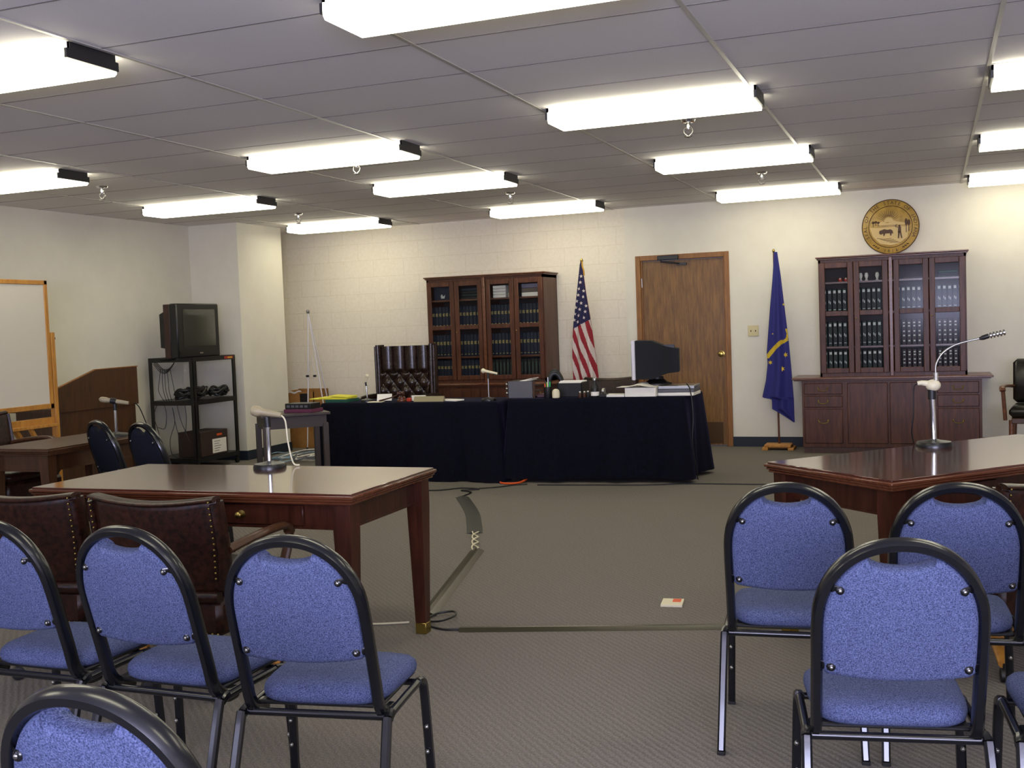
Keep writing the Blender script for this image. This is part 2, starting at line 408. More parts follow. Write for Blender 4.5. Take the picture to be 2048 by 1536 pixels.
# ---------------------------------------------------------------- ceiling lights
def ceiling_light(x0, x1, yf, label):
    Lx = x1-x0; W = .31
    t = thing('ceiling_light', label, 'ceiling light', (x0, yf-W, ZC), 0, 'fluorescent wraparound lights on the ceiling')
    MB().box(.0, Lx, .02, W-.02, -.035, 0).build('housing', 'hub', t)
    prof = [(0, -.03), (0, -.076), (.014, -.09), (W-.014, -.09), (W, -.076), (W, -.03)]
    m = MB()
    m.prism([(a, b) for a, b in prof], .012, Lx-.012, 'x')
    m.build('lens', 'lens', t)
    for a, b in ((-.002, .012), (Lx-.012, Lx+.002)):
        MB().prism([(.02, .0), (.02, -.03), (.002, -.03), (.002, -.069), (W-.002, -.069), (W-.002, -.03), (W-.02, -.03), (W-.02, 0)], a, b, 'x').build('end_cap', 'endcap', t)
    return t
LT = [(-4.5, -3.30, 3.87, 'lit fluorescent light cut off at the upper left picture edge'),
      (-7.0, -5.80, 6.42, 'lit fluorescent light cut off at the left edge, under the upper left one'),
      (-4.42, -3.22, 6.72, 'lit fluorescent light in the second row, left of the ceiling middle'),
      (-6.88, -5.60, 8.58, 'lit fluorescent light near the corner where left wall meets ceiling'),
      (-6.86, -5.66, 10.98, 'lit fluorescent light nearest the wall column'),
      (-4.40, -3.19, 8.50, 'lit fluorescent light, third in the run left of the ceiling middle'),
      (-4.34, -3.16, 10.95, 'lit fluorescent light nearest the back wall above the left bookcase'),
      (-2.08, -.88, 3.84, 'lit fluorescent light cut off by the top picture edge, largest of all'),
      (-2.05, -.86, 6.25, 'lit fluorescent light right of the ceiling middle, large and whole'),
      (-1.98, -.81, 8.55, 'lit fluorescent light in the third row above the door'),
      (-1.97, -.80, 11.05, 'lit fluorescent light nearest the back wall, left of the round seal'),
      (.30, 1.50, 6.42, 'topmost of the three lit fluorescent lights cut by the right picture edge'),
      (.33, 1.53, 8.80, 'middle one of the three lit fluorescent lights at the right picture edge'),
      (.33, 1.53, 11.28, 'lowest of the three lit fluorescent lights at the right picture edge')]
for a in LT: ceiling_light(*a)
for x, y, lab_ in ((.3, 3.9, 'lit fluorescent light over the right side, just outside the picture'), (-4.46, 1.4, 'lit fluorescent light above the camera, left one'), (-2.08, 1.4, 'lit fluorescent light above the camera, middle one'), (.3, 1.4, 'lit fluorescent light above the camera, right one')):
    ceiling_light(x, x+1.19, y, lab_)
def sprinkler(x, y, lab):
    t = thing('sprinkler_head', lab, 'sprinkler', (x, y, ZC), 0, 'ceiling sprinklers')
    MB().lathe([(.0, -.012), (.03, -.010), (.034, 0), (.02, 0)], 16).build('escutcheon', 'chrome', t)
    m = MB(); m.lathe([(.009, -.045), (.012, -.03), (.012, -.008)], 10)
    for s in (-1, 1): m.tube(smooth([(s*.008, 0, -.03), (s*.02, 0, -.045), (s*.016, 0, -.062), (0, 0, -.075)], 4), .003, 6)
    m.build('frame', 'chrome', t)
    m = MB(); m.lathe([(.004, -.082), (.02, -.078), (.02, -.076), (.005, -.072)], 12); m.build('deflector', 'steel', t)
    t.scale = (1.35, 1.35, 1.35)
for a in [(-6.22, 7.02, 'chrome sprinkler on the ceiling at the left, over the whiteboard'),
          (-6.11, 9.75, 'chrome sprinkler on the ceiling beside the top of the wall column'),
          (-3.86, 6.97, 'chrome sprinkler just below the second-row light left of the ceiling middle'),
          (-3.66, 9.52, 'chrome sprinkler above the last light over the left bookcase'),
          (-1.40, 6.78, 'largest chrome sprinkler, under the big light right of the ceiling middle'),
          (-1.35, 9.57, 'chrome sprinkler above the last light beside the round seal')]: sprinkler(*a)

# ---------------------------------------------------------------- conference tables
def conf_table(name, label, loc, rz, Lx, Ly, H=.755, leg=.062, drawers=True, mats=('redwood', 'redtrim', 'redleg'), group=None):
    """origin at the centre on the floor"""
    t = thing(name, label, 'table', loc, rz, group)
    a, b = Lx/2, Ly/2
    m = MB(); m.box(-a+.012, a-.012, -b+.012, b-.012, H-.012, H, .002); m.build('tabletop', mats[0], t)
    m = MB()
    for k, (o, z0, z1) in enumerate(((0, H-.022, H-.008), (.007, H-.033, H-.022), (.014, H-.045, H-.033))):
        m.box(-a+o, a-o, -b+o, b-o, z0, z1, .004)
    m.build('edge_moulding', mats[1], t)
    i = .07; z0, z1 = H-.155, H-.045
    m = MB()
    m.box(-a+i, a-i, -b+i, -b+i+.02, z0, z1); m.box(-a+i, a-i, b-i-.02, b-i, z0, z1)
    m.box(-a+i, -a+i+.02, -b+i, b-i, z0, z1); m.box(a-i-.02, a-i, -b+i, b-i, z0, z1)
    m.box(-a+i-.004, a-i+.004, -b+i-.004, b-i+.004, z0, z0+.01)
    m.build('apron', mats[2], t)
    for sx in (-1, 1):
        for sy in (-1, 1):
            x, y = sx*(a-i+.0), sy*(b-i+.0); r0, r1 = leg/2+.008, leg/2-.006
            m = MB(); v = []
            for (r, z) in ((r1, .05), (r0, z0), (r0, z1)):
                v += [(x-r, y-r, z), (x+r, y-r, z), (x+r, y+r, z), (x-r, y+r, z)]
            f = [(0, 1, 2, 3), (11, 10, 9, 8)]
            for q in (0, 4): f += [(q+k, q+(k+1) % 4, q+4+(k+1) % 4, q+4+k) for k in range(4)]
            m.add(v, f); lg = m.build('leg', mats[2], t)
            if drawers: MB().box(x-r1-.002, x+r1+.002, y-r1-.002, y+r1+.002, 0, .052, .003).build('ferrule', 'brass', lg)
            else: MB().box(x-r1, x+r1, y-r1, y+r1, 0, .05).build('foot', mats[2], lg)
    if drawers:
        for dx in (-.36, .36):
            m = MB(); m.box(dx-.19, dx+.19, -b+i-.012, -b+i, z0+.014, z1-.012, .004); dr = m.build('drawer', mats[2], t)
            for kx in (dx*-.28,):
                q = MB(); q.at((dx+kx, -b+i-.012, (z0+z1)/2), (PI/2, 0, 0)); q.lathe([(.016, 0), (.018, .003), (.006, .006), (.006, .018), (.013, .024), (.014, .032), (.004, .038)], 16)
                q.build('knob', 'brass', dr)
    return t
conf_table('conference_table', 'polished dark red wood table at the front left, microphone standing on it', (-2.93, 4.055, 0), math.radians(.8), 1.62, .80)
TA = math.radians(47)
ca, sa = math.cos(TA), math.sin(TA)
NB = Vector((-.15, 4.27, 0))                      # near corner of the right table
c2 = NB + Vector((ca, sa, 0))*.8 + Vector((-sa, ca, 0))*.375
conf_table('conference_table', 'polished dark red wood table on the right, set askew, gooseneck microphone on it', tuple(c2), TA, 1.60, .75)
conf_table('side_table', 'dark narrow wooden table at the far left, in front of the whiteboard', (-5.52, 5.78, 0), 0, .58, 1.0, .715, .055, False, ('walnut', 'walnut', 'walnut'))

# ---------------------------------------------------------------- blue stacking chairs
W_, ZT, SL, ZB = .186, .862, -.294, .362
def yz(z): return -.2+SL*(z-ZB)
def blue_chair(label, loc, rz, group):
    t = thing('stacking_chair', label, 'chair', loc, rz, group)
    # hoop of the back
    pts = [(-W_-.002, -.115, ZB-.012), (-W_-.002, -.165, ZB-.008), (-W_, yz(ZB+.03), ZB+.03)]
    for z in (.46, .56, .64): pts.append((-W_, yz(z), z))
    for k in range(1, 16):
        a = PI-PI*k/16; z = .655+(ZT-.655)*math.sin(a)**.92; x = W_*(1 if math.cos(a) > 0 else -1)*abs(math.cos(a))**.93
        pts.append((x, yz(z), z))
    for z in (.64, .56, .46): pts.append((W_, yz(z), z))
    pts += [(W_, yz(ZB+.03), ZB+.03), (W_+.002, -.165, ZB-.008), (W_+.002, -.115, ZB-.012)]
    MB().tube(smooth(pts, 3), .012, 8, sect=(.019, .0135), ref=(0, 1, .29), rect=True).build('back_frame', 'tube', t, 50)
    # seat frame
    m = MB()
    sec = dict(n=12, sect=(.0125, .0125))
    m.tube([(-.212, -.2, ZB-.005), (.212, -.2, ZB-.005)], .011, 12)
    m.tube([(-.2, .09, ZB-.008), (.2, .09, ZB-.008)], .010, 10)
    for s in (-1, 1): m.tube([(s*.208, -.2, ZB-.004), (s*.208, -.05, ZB+.0), (s*.208, .075, ZB+.0)], .0115, 12)
    m.build('seat_frame', 'tube', t)
    for s in (-1, 1):
        m = MB(); m.tube(smooth([(s*.208, .06, ZB), (s*.209, .095, ZB-.006), (s*.210, .112, ZB-.03), (s*.213, .118, .25), (s*.22, .13, .012)], 5), .0115, 8, sect=(.0125, .0125), ref=(0, 1, 0), rect=True)
        lg = m.build('leg', 'tube', t, 30); MB().box(s*.22-.013, s*.22+.013, .117, .143, 0, .012, .002).build('foot_cap', 'blk', lg)
        for z in (.14, .215): MB().ball((s*.216, .105, z), .0065, 8, 6).build('stack_rivet', 'steel', lg)
        m = MB(); m.tube(smooth([(s*.208, -.18, ZB), (s*.210, -.212, ZB-.008), (s*.211, -.23, ZB-.035), (s*.22, -.335, .012)], 5), .0115, 8, sect=(.0125, .0125), ref=(0, 1, 0), rect=True)
        lg = m.build('leg', 'tube', t, 30); MB().box(s*.22-.013, s*.22+.013, -.349, -.323, 0, .012, .002).build('foot_cap', 'blk', lg)
    # seat pad: rounded plan outline, domed
    def plan(a, g):
        x = math.cos(a); y = math.sin(a); e = .42
        px = (.190-g)*(1 if x > 0 else -1)*abs(x)**e; py = (.178-g)*(1 if y > 0 else -1)*abs(y)**e
        return px*(1+.05*py/.18), py-.012
    n = 56; m = MB(); rings = [(.012, .376), (.0, .386), (-.003, .40), (.0, .415), (.012, .427), (.04, .434), (.09, .437), (.15, .438)]
    v = []; f = []
    for g, z in rings:
        for k in range(n):
            a = 2*PI*k/n; p = plan(a, g); zz = z-.022*((max(p[1], .09)-.09)/.09)**1.5*(.6 if z > .38 else .3); v.append((p[0], p[1], zz))
    for r in range(len(rings)-1):
        for k in range(n): f.append((r*n+k, r*n+(k+1) % n, (r+1)*n+(k+1) % n, (r+1)*n+k))
    f.append(tuple(range(n))[::-1]); f.append(tuple((len(rings)-1)*n+k for k in range(n)))
    m.add(v, f); m.build('seat', 'blue', t, 60)
    m = MB(); m.box(-.18, .18, -.17, .13, .366, .378, .004); m.build('seat_pan', 'blk', t)
    # back pad outline (x, z): scooped top
    out = []
    xi = W_-.011
    for k in range(9): x = -xi+.012+(2*xi-.024)*k/8; out.append((x, .535-.018*(1-(x/xi)**2)))
    out.append((xi, .545)); out.append((xi, .60)); out.append((xi, .65))
    lim = .076
    k = 1
    while k < 16:
        a = PI*k/32; z = .655+(ZT-.655-.013)*math.sin(a)**.92; x = xi*math.cos(a)**.93
        if x < lim: break
        out.append((x, z)); k += 1
    out.append((lim, .832)); 
    for k in range(1, 12): x = lim*math.cos(PI*k/12); out.append((x, .832-.027*math.sin(PI*k/12)**1.0))
    out.append((-lim, .832)); k -= 0
    aa = []
    kk = 1
    while kk < 16:
        a = PI*kk/32; z = .655+(ZT-.655-.013)*math.sin(a)**.92; x = xi*math.cos(a)**.93
        if x < lim: break
        aa.append((-x, z)); kk += 1
    out += aa[::-1]; out += [(-xi, .65), (-xi, .60), (-xi, .545)]
    cx, cz = 0, .69; n = len(out); v = []; f = []
    lay = [(.93, -.020), (.985, -.013), (1, .0), (.985, .015), (.93, .026), (.8, .032), (.4, .036)]
    lay = [(.90, -.0205), (.96, -.018), (.99, -.010), (1, .0), (.99, .014), (.96, .024), (.85, .032), (.4, .036)]
    for s, o in lay:
        for x, z in out:
            X = cx+(x-cx)*s; Z = cz+(z-cz)*s; v.append((X, yz(Z)+o, Z+o*.28))
    for r in range(len(lay)-1):
        for k in range(n): f.append((r*n+k, r*n+(k+1) % n, (r+1)*n+(k+1) % n, (r+1)*n+k))
    f.append(tuple(range(n))[::-1]); f.append(tuple((len(lay)-1)*n+k for k in range(n)))
    MB().add(v, f).build('backrest', 'blue', t, 60)
    for s in (-1, 1):
        for (x, z) in ((.136, .752), (.154, .553)):
            xo = W_ if z < .6 else .163
            m = MB(); m.tube([(s*xo, yz(z)-.006, z+.004), (s*x, yz(z)-.0235, z)], .007, 8, sect=(.003, .011), ref=(0, 1, .29)); m.ball((s*x, yz(z)-.0235, z), (.010, .004, .010), 10, 6)
            br = m.build('bracket', 'tube', t)
            MB().ball((s*x, yz(z)-.0275, z), (.0045, .003, .0045), 8, 6).build('bolt', 'steel', br)
    return t
proto = blue_chair('blue fabric stacking chair with black hoop back, nearest and lowest, at the right', (-.134, 2.927, 0), .18, 'blue stacking chairs on the right')
GL, GR, GF = 'blue stacking chairs in the left row', 'blue stacking chairs on the right', 'blue stacking chairs by the far left table'
dup(proto, (-.462, 3.739, 0), .099, 'blue fabric stacking chair standing by the left corner of the right table', GR)
dup(proto, (.027, 3.796, 0), .12, 'blue fabric stacking chair behind the nearest right one, its hoop before the table edge', GR)
dup(proto, (.37, 3.0, 0), .1, 'blue stacking chair of which only seat and legs show at the lower right corner', GR)
dup(proto, (-1.61, 2.687, 0), .156, 'blue fabric stacking chair at the aisle end of the left row', GL)
dup(proto, (-2.111, 2.722, 0), -.006, 'blue fabric stacking chair second from the aisle in the left row', GL)
dup(proto, (-2.642, 2.746, 0), .008, 'blue fabric stacking chair cut off by the left picture edge, in the left row', GL)
dup(proto, (-1.203, 1.591, 0), .002, 'closest blue stacking chair, only its hoop and pad top in the lower left corner', None)
dup(proto, (-4.93, 5.86, 0), math.radians(-24), 'blue hoop-back chair beside the far left table, left one of the pair', GF)
dup(proto, (-4.47, 5.72, 0), math.radians(-21), 'blue hoop-back chair beside the far left table, right one of the pair', GF)

# ---------------------------------------------------------------- leather swivel chairs
def swivel_chair(label, loc, rz, group=None):
    """origin under the seat centre; faces +y; back plane at y=-.28"""
    t = thing('leather_swivel_chair', label, 'chair', loc, rz, group)
    hw = .285
    def yb(u, z): return -.30 - .03*(1-(2*u-1)**2) - .05*(z-.45)/.35     # concave towards the sitter
    def front(u, v):
        z = .455+.345*v; x = (-hw+2*hw*u)*(.93+.07*min(1, v*1.6))
        z -= .020*v*(1-(2*u-1)**2)**1.2
        return (x, yb(u, z)+.07-.02*abs(2*u-1)**6, z)
    m = MB(); NU, NV = 22, 14
    def ring(u, v):
        x, y, z = front(u, v); return Vector((x, y, z))
    # closed padded shell: for each u a loop around thickness
    v_ = []; f_ = []; NL = 20
    for i in range(NU+1):
        u = i/NU; e = 1-abs(2*u-1)**10*.55
        zt = .80-.020*(1-(2*u-1)**2)**1.2; zb = .44; x0 = -hw+2*hw*u
        for k in range(NL):
            a = 2*PI*k/NL; c, s = math.cos(a), math.sin(a)
            q = .16
            zz = (zt+zb)/2+(zt-zb)/2*(1 if s > 0 else -1)*abs(s)**q if True else 0
            th = .036*e*(1 if c > 0 else -1)*abs(c)**.5
            if abs(s) > .97: zz += 0
            x = x0*(.93+.07*min(1, max(0, (zz-.44)/.2)))
            v_.append((x, yb(u, zz)+.036+th, zz))
    for i in range(NU):
        for k in range(NL): f_.append((i*NL+k, i*NL+(k+1) % NL, (i+1)*NL+(k+1) % NL, (i+1)*NL+k))
    f_.append(tuple(range(NL))[::-1]); f_.append(tuple(NU*NL+k for k in range(NL)))
    m.add(v_, f_); bk = m.build('backrest', 'leather', t, 50)
    # side gussets with nail heads, top and lower piping
    m = MB()
    for s in (-1, 1):
        u = 0 if s < 0 else 1
        m.tube(smooth([(s*hw*.93, yb(u, .45)+.03, .46), (s*hw*.985, yb(u, .56)+.03, .58), (s*hw, yb(u, .7)+.03, .7), (s*(hw-.004), yb(u, .79)+.03, .785)], 5), .02, 12, sect=(.038, .016), ref=(0, 1, 0))
    m.tube([((-hw+2*hw*k/16)*.985, yb(k/16, .8)+.03, .797-.020*(1-(2*k/16-1)**2)**1.2) for k in range(17)], .02, 12, sect=(.012, .038), ref=(0, 0, 1))
    m.build('gusset', 'leather', bk, 50)
    for s in (-1, 1):
        u = 0 if s < 0 else 1; m = MB()
        for k in range(14):
            z = .50+.29*k/13; m.ball((s*(hw-.012)*(.93+.07*min(1, (z-.44)/.2)), yb(u, z)-.008, z), .0045, 8, 6)
        m.build('nail_trim', 'brass', bk)
    m = MB(); m.tube([(-.25+.5*k/12, -.285-.025*(1-(2*k/12-1)**2), .425) for k in range(13)], .024, 14); m.build('back_roll', 'leather', t, 50)
    m = MB(); m.box(-.25, .25, -.29, .22, .27, .41, .02); st = m.build('seat_box', 'leather', t)
    m = MB(); m.box(-.245, .245, -.25, .23, .405, .47, .028); m.build('seat_cushion', 'leather', t, 60)
    m = MB()
    for k in range(20): m.ball((-.238+.476*k/19, -.292, .284), .0045, 8, 6)
    m.build('nail_trim', 'brass', st)
    for s in (-1, 1):
        m = MB(); m.tube(smooth([(s*.285, -.27, .60), (s*.30, -.14, .62), (s*.305, .02, .63), (s*.30, .1, .62), (s*.292, .13, .58), (s*.28, .1, .47), (s*.262, .06, .36)], 5), .02, 12, sect=(.016, .024), ref=(0, 0, 1))
        m.build('arm', 'walnut', t)
    m = MB(); m.lathe([(.09, .255), (.09, .27), (.035, .255), (.03, .12), (.045, .1), (.045, .085)][::-1], 18); m.build('pedestal', 'blkm', t)
    for k in range(5):
        a = 2*PI*k/5+.3; c, s = math.cos(a), math.sin(a)
        m = MB(); m.tube(smooth([(.02*c, .02*s, .115), (.14*c, .14*s, .105), (.27*c, .27*s, .072)], 4), .02, 10, sect=(.02, .024), ref=(0, 0, 1))
        lg = m.build('base_leg', 'oak', t)
        cst = MB(); cst.at((.27*c, .27*s, .028), (0, PI/2, a+PI/2))
        cst.lathe([(.014, -.018), (.027, -.016), (.027, .016), (.014, .018)], 16); cst.T = Matrix.Identity(4)
        cst.tube([(.27*c, .27*s, .05), (.27*c, .27*s, .075)], .008, 8)
        cst.build('caster', 'blk', lg)
    return t
sw = swivel_chair('dark leather swivel chair with nailhead trim, right of the pair at the left table', (-2.73, 3.58, 0), .0, 'dark leather chairs at the left table')
dup(sw, (-3.40, 3.58, 0), .03, 'dark leather swivel chair with nailhead trim, cut by the left edge, at the left table', 'dark leather chairs at the left table')
dup(sw, (.20, 4.60, 0), math.radians(44), 'dark leather chair cut by the right picture edge beside the right table').scale = (1, 1, .95)
dup(sw, (-3.16, 10.76, 0), PI+.1, 'brown leather chair behind the right half of the bench, mostly hidden by the monitor')
dup(sw, (-5.98, 5.70, 0), -PI/2, 'dark leather armchair at the far left picture edge behind the narrow table').scale = (1, 1, 1.12)

# tall tufted judge chair
t = thing('judge_chair', 'tall tufted dark leather high-back chair behind the bench', 'chair', (-5.045, 10.0, 0), PI)
def tuft(u, v):
    x = -.27+.54*u; z = .50+.72*v; b = .0
    col = abs(math.sin(PI*4*u))
    if v > .62: b = .05*col**.6*min(1, (v-.60)/.06)
    else:
        p, q = 4*u, 4.2*v
        b = .05*(abs(math.sin(PI*(p+q)/1.0))*abs(math.sin(PI*(p-q)/1.0)))**.5
    return (x, .045+b, z)
m = MB(); m.slab(tuft, 64, 64, lambda u, v: (0, -.10-(tuft(u, v)[1]-.045), 0)); m.build('backrest', 'bleather', t, 75)
for s in (-1, 1):
    m = MB(); m.tube([(s*.30, .02, .46), (s*.30, .02, 1.0), (s*.305, .02, 1.215), (s*.305, .02, 1.235)], .03, 14, sect=(.075, .036), ref=(0, 1, 0))
    m.tube([(s*.328, .07, .46), (s*.333, .07, 1.22)], .012, 10); m.build('side_roll', 'bleather', t, 60)
MB().box(-.29, .29, .02, .55, .40, .54, .04).build('seat', 'bleather', t, 60)
for s in (-1, 1): MB().tube(smooth([(s*.33, .0, .70), (s*.34, .2, .71), (s*.34, .42, .69), (s*.33, .48, .6), (s*.3, .45, .44)], 5), .03, 12).build('arm', 'bleather', t, 60)
MB().lathe([(.05, .08), (.03, .12), (.03, .40)], 16, c=(0, .25, 0)).build('pedestal', 'blkm', t)
for k in range(5):
    a = 2*PI*k/5; lg = MB().tube([(0, .25, .1), (.3*math.cos(a), .25+.3*math.sin(a), .07)], .02, 10).build('base_leg', 'walnut', t)
    MB().ball((.3*math.cos(a), .25+.3*math.sin(a), .03), .03, 12, 8).build('caster', 'blk', lg)

# black task chair behind the bench (loop arm shows)
t = thing('task_chair', 'black office chair with loop arm behind the bench, left of the striped flag', 'chair', (-3.49, 10.15, 0), math.radians(109))
for s in (-1, 1): MB().tube(smooth([(s*.27, -.05, .50), (s*.28, -.07, .76), (s*.28, -.03, .88), (s*.28, .02, .905), (s*.28, .06, .85), (s*.28, .07, .68), (s*.27, .05, .48)], 6), .02, 12, sect=(.012, .022), ref=(1, 0, 0)).build('arm', 'blk', t)
MB().box(-.24, .24, -.24, .24, .43, .50, .03).build('seat', 'blk', t, 60)
MB().box(-.2, .2, -.27, -.21, .52, .80, .025).build('backrest', 'blk', t, 60)
MB().lathe([(.04, .07), (.03, .1), (.03, .43)], 14).build('pedestal', 'blkm', t)
for k in range(5):
    a = 2*PI*k/5; lg = MB().tube([(0, 0, .09), (.27*math.cos(a), .27*math.sin(a), .06)], .018, 10).build('base_leg', 'blk', t)
    MB().ball((.27*math.cos(a), .27*math.sin(a), .027), .027, 12, 8).build('caster', 'blk', lg)

# far right armchair
t = thing('leather_armchair', 'dark leather armchair with wooden arms by the back wall, right picture edge', 'chair', (.90, 10.55, 0), PI-.12)
m = MB(); m.at((0, -.2, .52), (.13, 0, 0)); m.box(-.25, .25, -.04, .04, 0, .40, .035); m.build('backrest', 'blackleather', t, 60)
MB().box(-.26, .26, -.22, .27, .42, .52, .035).build('seat', 'blackleather', t, 60)
m = MB(); m.box(-.24, .24, -.2, .24, .37, .42, .006); m.build('seat_rail', 'walnut', t)
for s in (-1, 1):
    m = MB(); m.tube(smooth([(s*.25, -.23, .67), (s*.29, -.05, .685), (s*.31, .12, .69), (s*.31, .24, .685), (s*.305, .27, .66)], 5), .02, 12, sect=(.015, .026), ref=(0, 0, 1))
    m.tube([(s*.305, .24, .66), (s*.29, .22, .40)], .017, 10); m.build('arm', 'cherrytrim', t)
    for y in (-.2, .21): MB().tube([(s*.24, y, .40), (s*.25, y*1.08, 0)], [.024, .016], 10).build('leg', 'cherrytrim', t)

# ---------------------------------------------------------------- microphones
def mic_base(t, r=.075, mat_='blkm'):
    MB().lathe([(r, 0), (r, .012), (r*.92, .022), (r*.4, .028), (.014, .034)], 28).build('base', mat_, t)
def mic_body(m, a, b, r0=.022, r1=.012):
    a, b = Vector(a), Vector(b); d = b-a
    ts = [0, .04, .12, .24, .32, .36, .7, 1.0]; rs = [.3*r0, .8*r0, r0, r0, .8*r0, r1*1.25, r1*1.1, r1*.9]
    m.tube([a+d*x for x in ts], rs, 14)
# on the left table
t = thing('desk_microphone', 'microphone on a chrome stem with round black base on the front left table', 'microphone', (-2.955, 4.36, .755), 0)
mic_base(t, .078); MB().tube([(0, 0, .03), (0, 0, .205)], .0105, 14).build('stem', 'chrome', t)
MB().tube([(0, 0, .195), (-.004, 0, .245)], .016, 12).build('clip', 'blk', t)
m = MB(); mic_body(m, (-.085, -.01, .278), (.065, .02, .25), .026, .014); m.build('microphone_body', 'beige', t)
MB().tube(smooth([(.063, .02, .25), (.082, .025, .22), (.088, .03, .12), (.098, .05, .02), (.12, .07, .006)], 6), .004, 8).build('cable', 'cream', t)
# gooseneck on the right table
t = thing('desk_microphone', 'tall gooseneck microphone on the right table, bending over to the right', 'microphone', (.0, 5.40, .755), 0)
mic_base(t, .082); MB().tube([(0, 0, .03), (-.006, 0, .25)], .0125, 14).build('stem', 'chrome', t)
MB().tube([(-.006, 0, .22), (-.006, 0, .27)], .018, 12).build('clip', 'blk', t)
m = MB(); m.ball((.0, 0, .285), (.034, .03, .028), 14, 10); m.tube([(-.01, 0, .29), (-.05, -.01, .298), (-.068, -.01, .296)], [.016, .012, .010], 10); m.build('swivel_joint', 'cream', t)
MB().tube([(.012, 0, .29), (.012, 0, .345)], .011, 12).build('collar', 'chrome', t)
gn = smooth([(.012, 0, .34), (.014, 0, .38), (.04, 0, .43), (.09, 0, .467), (.145, 0, .485), (.20, 0, .497)], 6)
MB().tube(gn, .0042, 10).build('gooseneck', 'steel', t)
m = MB(); m.tube([(.2, 0, .496), (.215, 0, .50), (.24, 0, .508)], [.006, .011, .011], 10, mi=0)
for k in range(5): m.tube([(.245+.014*k, 0, .509+.003*k), (.252+.014*k, 0, .5105+.003*k)], .0135, 12, mi=1)
m.tube([(.24, 0, .508), (.31, 0, .522)], .007, 8, mi=1); m.build('microphone_body', ['blk', 'steel'], t)
MB().tube(smooth([(-.068, -.01, .296), (-.085, 0, .27), (-.088, .01, .15), (-.098, .03, .06), (-.09, .08, .006)], 6), .003, 8).build('cable', 'blk', t)
# on the far left table
t = thing('desk_microphone', 'microphone lying level on a thin stand on the far left narrow table', 'microphone', (-5.33, 6.02, .715), 0)
mic_base(t, .08); MB().tube([(0, 0, .03), (0, 0, .19)], .010, 12).build('stem', 'chrome', t)
MB().tube([(0, 0, .185), (0, 0, .235)], .014, 10).build('clip', 'blk', t)
m = MB(); mic_body(m, (-.09, -.05, .268), (.085, .04, .232), .02, .013); m.build('microphone_body', 'beige', t)
MB().tube([(-.022, -.015, .254), (.012, .0, .247)], .021, 12).build('holder', 'blk', t)
# bench microphones
t = thing('desk_microphone', 'upright microphone at the left end of the navy bench', 'microphone', (-4.97, 8.98, .737), 0)
mic_base(t, .06); MB().tube([(0, 0, .03), (-.006, 0, .16)], .007, 12).build('stem', 'chrome', t)
m = MB(); m.tube([(-.006, 0, .15), (-.012, 0, .2)], .009, 10); m.build('clip', 'blk', t)
m = MB(); m.tube([(-.014, 0, .185), (.0, 0, .215), (.008, -.005, .24)], [.010, .013, .016], 12); m.ball((.012, -.006, .245), .019, 12, 8); m.build('microphone_body', 'cream', t)
t = thing('desk_microphone', 'microphone tilted level on a thin stand in the middle of the bench', 'microphone', (-3.73, 8.98, .737), 0)
mic_base(t, .07); MB().tube([(0, 0, .03), (0, 0, .22)], .0065, 12).build('stem', 'steel', t)
MB().tube([(0, 0, .2), (0, 0, .25)], .011, 10).build('clip', 'blk', t)
m = MB(); m.tube([(-.03, 0, .268), (.09, 0, .242)], [.014, .010], 12); m.ball((-.045, 0, .27), .022, 12, 8); m.build('microphone_body', 'cream', t)

# ---------------------------------------------------------------- draped bench
BT = .737
def drape(label, corners, seed, hang, BT=.737):
    rnd = random.Random(seed); P = [Vector((x, y, 0)) for x, y in corners]   # counter-clockwise from above
    per = []; n = 4; rr = .03
    for i in range(4):
        a, b = P[i], P[(i+1) % 4]; k = max(12, int((b-a).length/.022))
        nrm = Vector(((b-a).y, -(b-a).x, 0)).normalized()
        for j in range(k):
            t_ = j/k; p = a.lerp(b, t_); d = min(t_, 1-t_)*(b-a).length
            nn = nrm
            per.append((p, nn, i, t_, d))
    L_ = len(per); ph = [rnd.uniform(0, 6) for _ in range(6)]
    rows = [0, .004, .015, .04, .1, .2, .32, .45, .58, .66, hang]
    v = []; f = []
    cum = 0
    arc = []
    for k in range(L_):
        arc.append(cum); cum += (per[(k+1) % L_][0]-per[k][0]).length
    for ri, dz in enumerate(rows):
        for k, (p, nn, i, t_, d) in enumerate(per):
            s = arc[k]; amp = .022*(dz/.7)
            fold = amp*(math.sin(s*11+ph[0])+.7*math.sin(s*23+ph[1])+.5*math.sin(s*37+ph[2]))
            cor = .05*math.exp(-d/.1)*(dz/.7)
            off = (.0 if ri == 0 else min(.012, dz*1.0)) + .03*(dz/.7) + fold*(.35+.65*min(1, d/.05)) + cor
            # average the normals near corners
            q = nn
            if d < .05:
                pi_, nx_ = per[k-1][1], per[(k+3) % L_][1]; q = (nn+pi_+nx_).normalized()
            z = BT-dz*(1+.008*math.sin(s*5+ph[3]))
            z = max(z, .006)
            x = p+q*off
            v.append((x.x, x.y, z))
    for r in range(len(rows)-1):
        for k in range(L_): f.append((r*L_+k, r*L_+(k+1) % L_, (r+1)*L_+(k+1) % L_, (r+1)*L_+k))
    f.append(tuple(range(L_)))
    o = MB().add(v, f).build('tablecloth', 'cloth', None, 70)
    return tag(o, label, 'tablecloth', 'navy cloths over the bench tables')
drape('dark navy cloth draped over the left half of the long bench', [(-5.38, 8.84), (-3.62, 8.86), (-3.62, 9.42), (-5.38, 9.38)], 3, .713, .72)
drape('dark navy cloth draped over the right half of the bench, under the monitor', [(-3.50, 8.88), (-1.985, 9.04), (-1.94, 9.66), (-3.50, 9.50)], 5, .70)
def solo(m, name, mats, label, cat, loc=(0, 0, 0), rz=0, group=None, angle=40):
    o = m.build(name, mats, None, angle, loc, rz); return tag(o, label, cat, group)
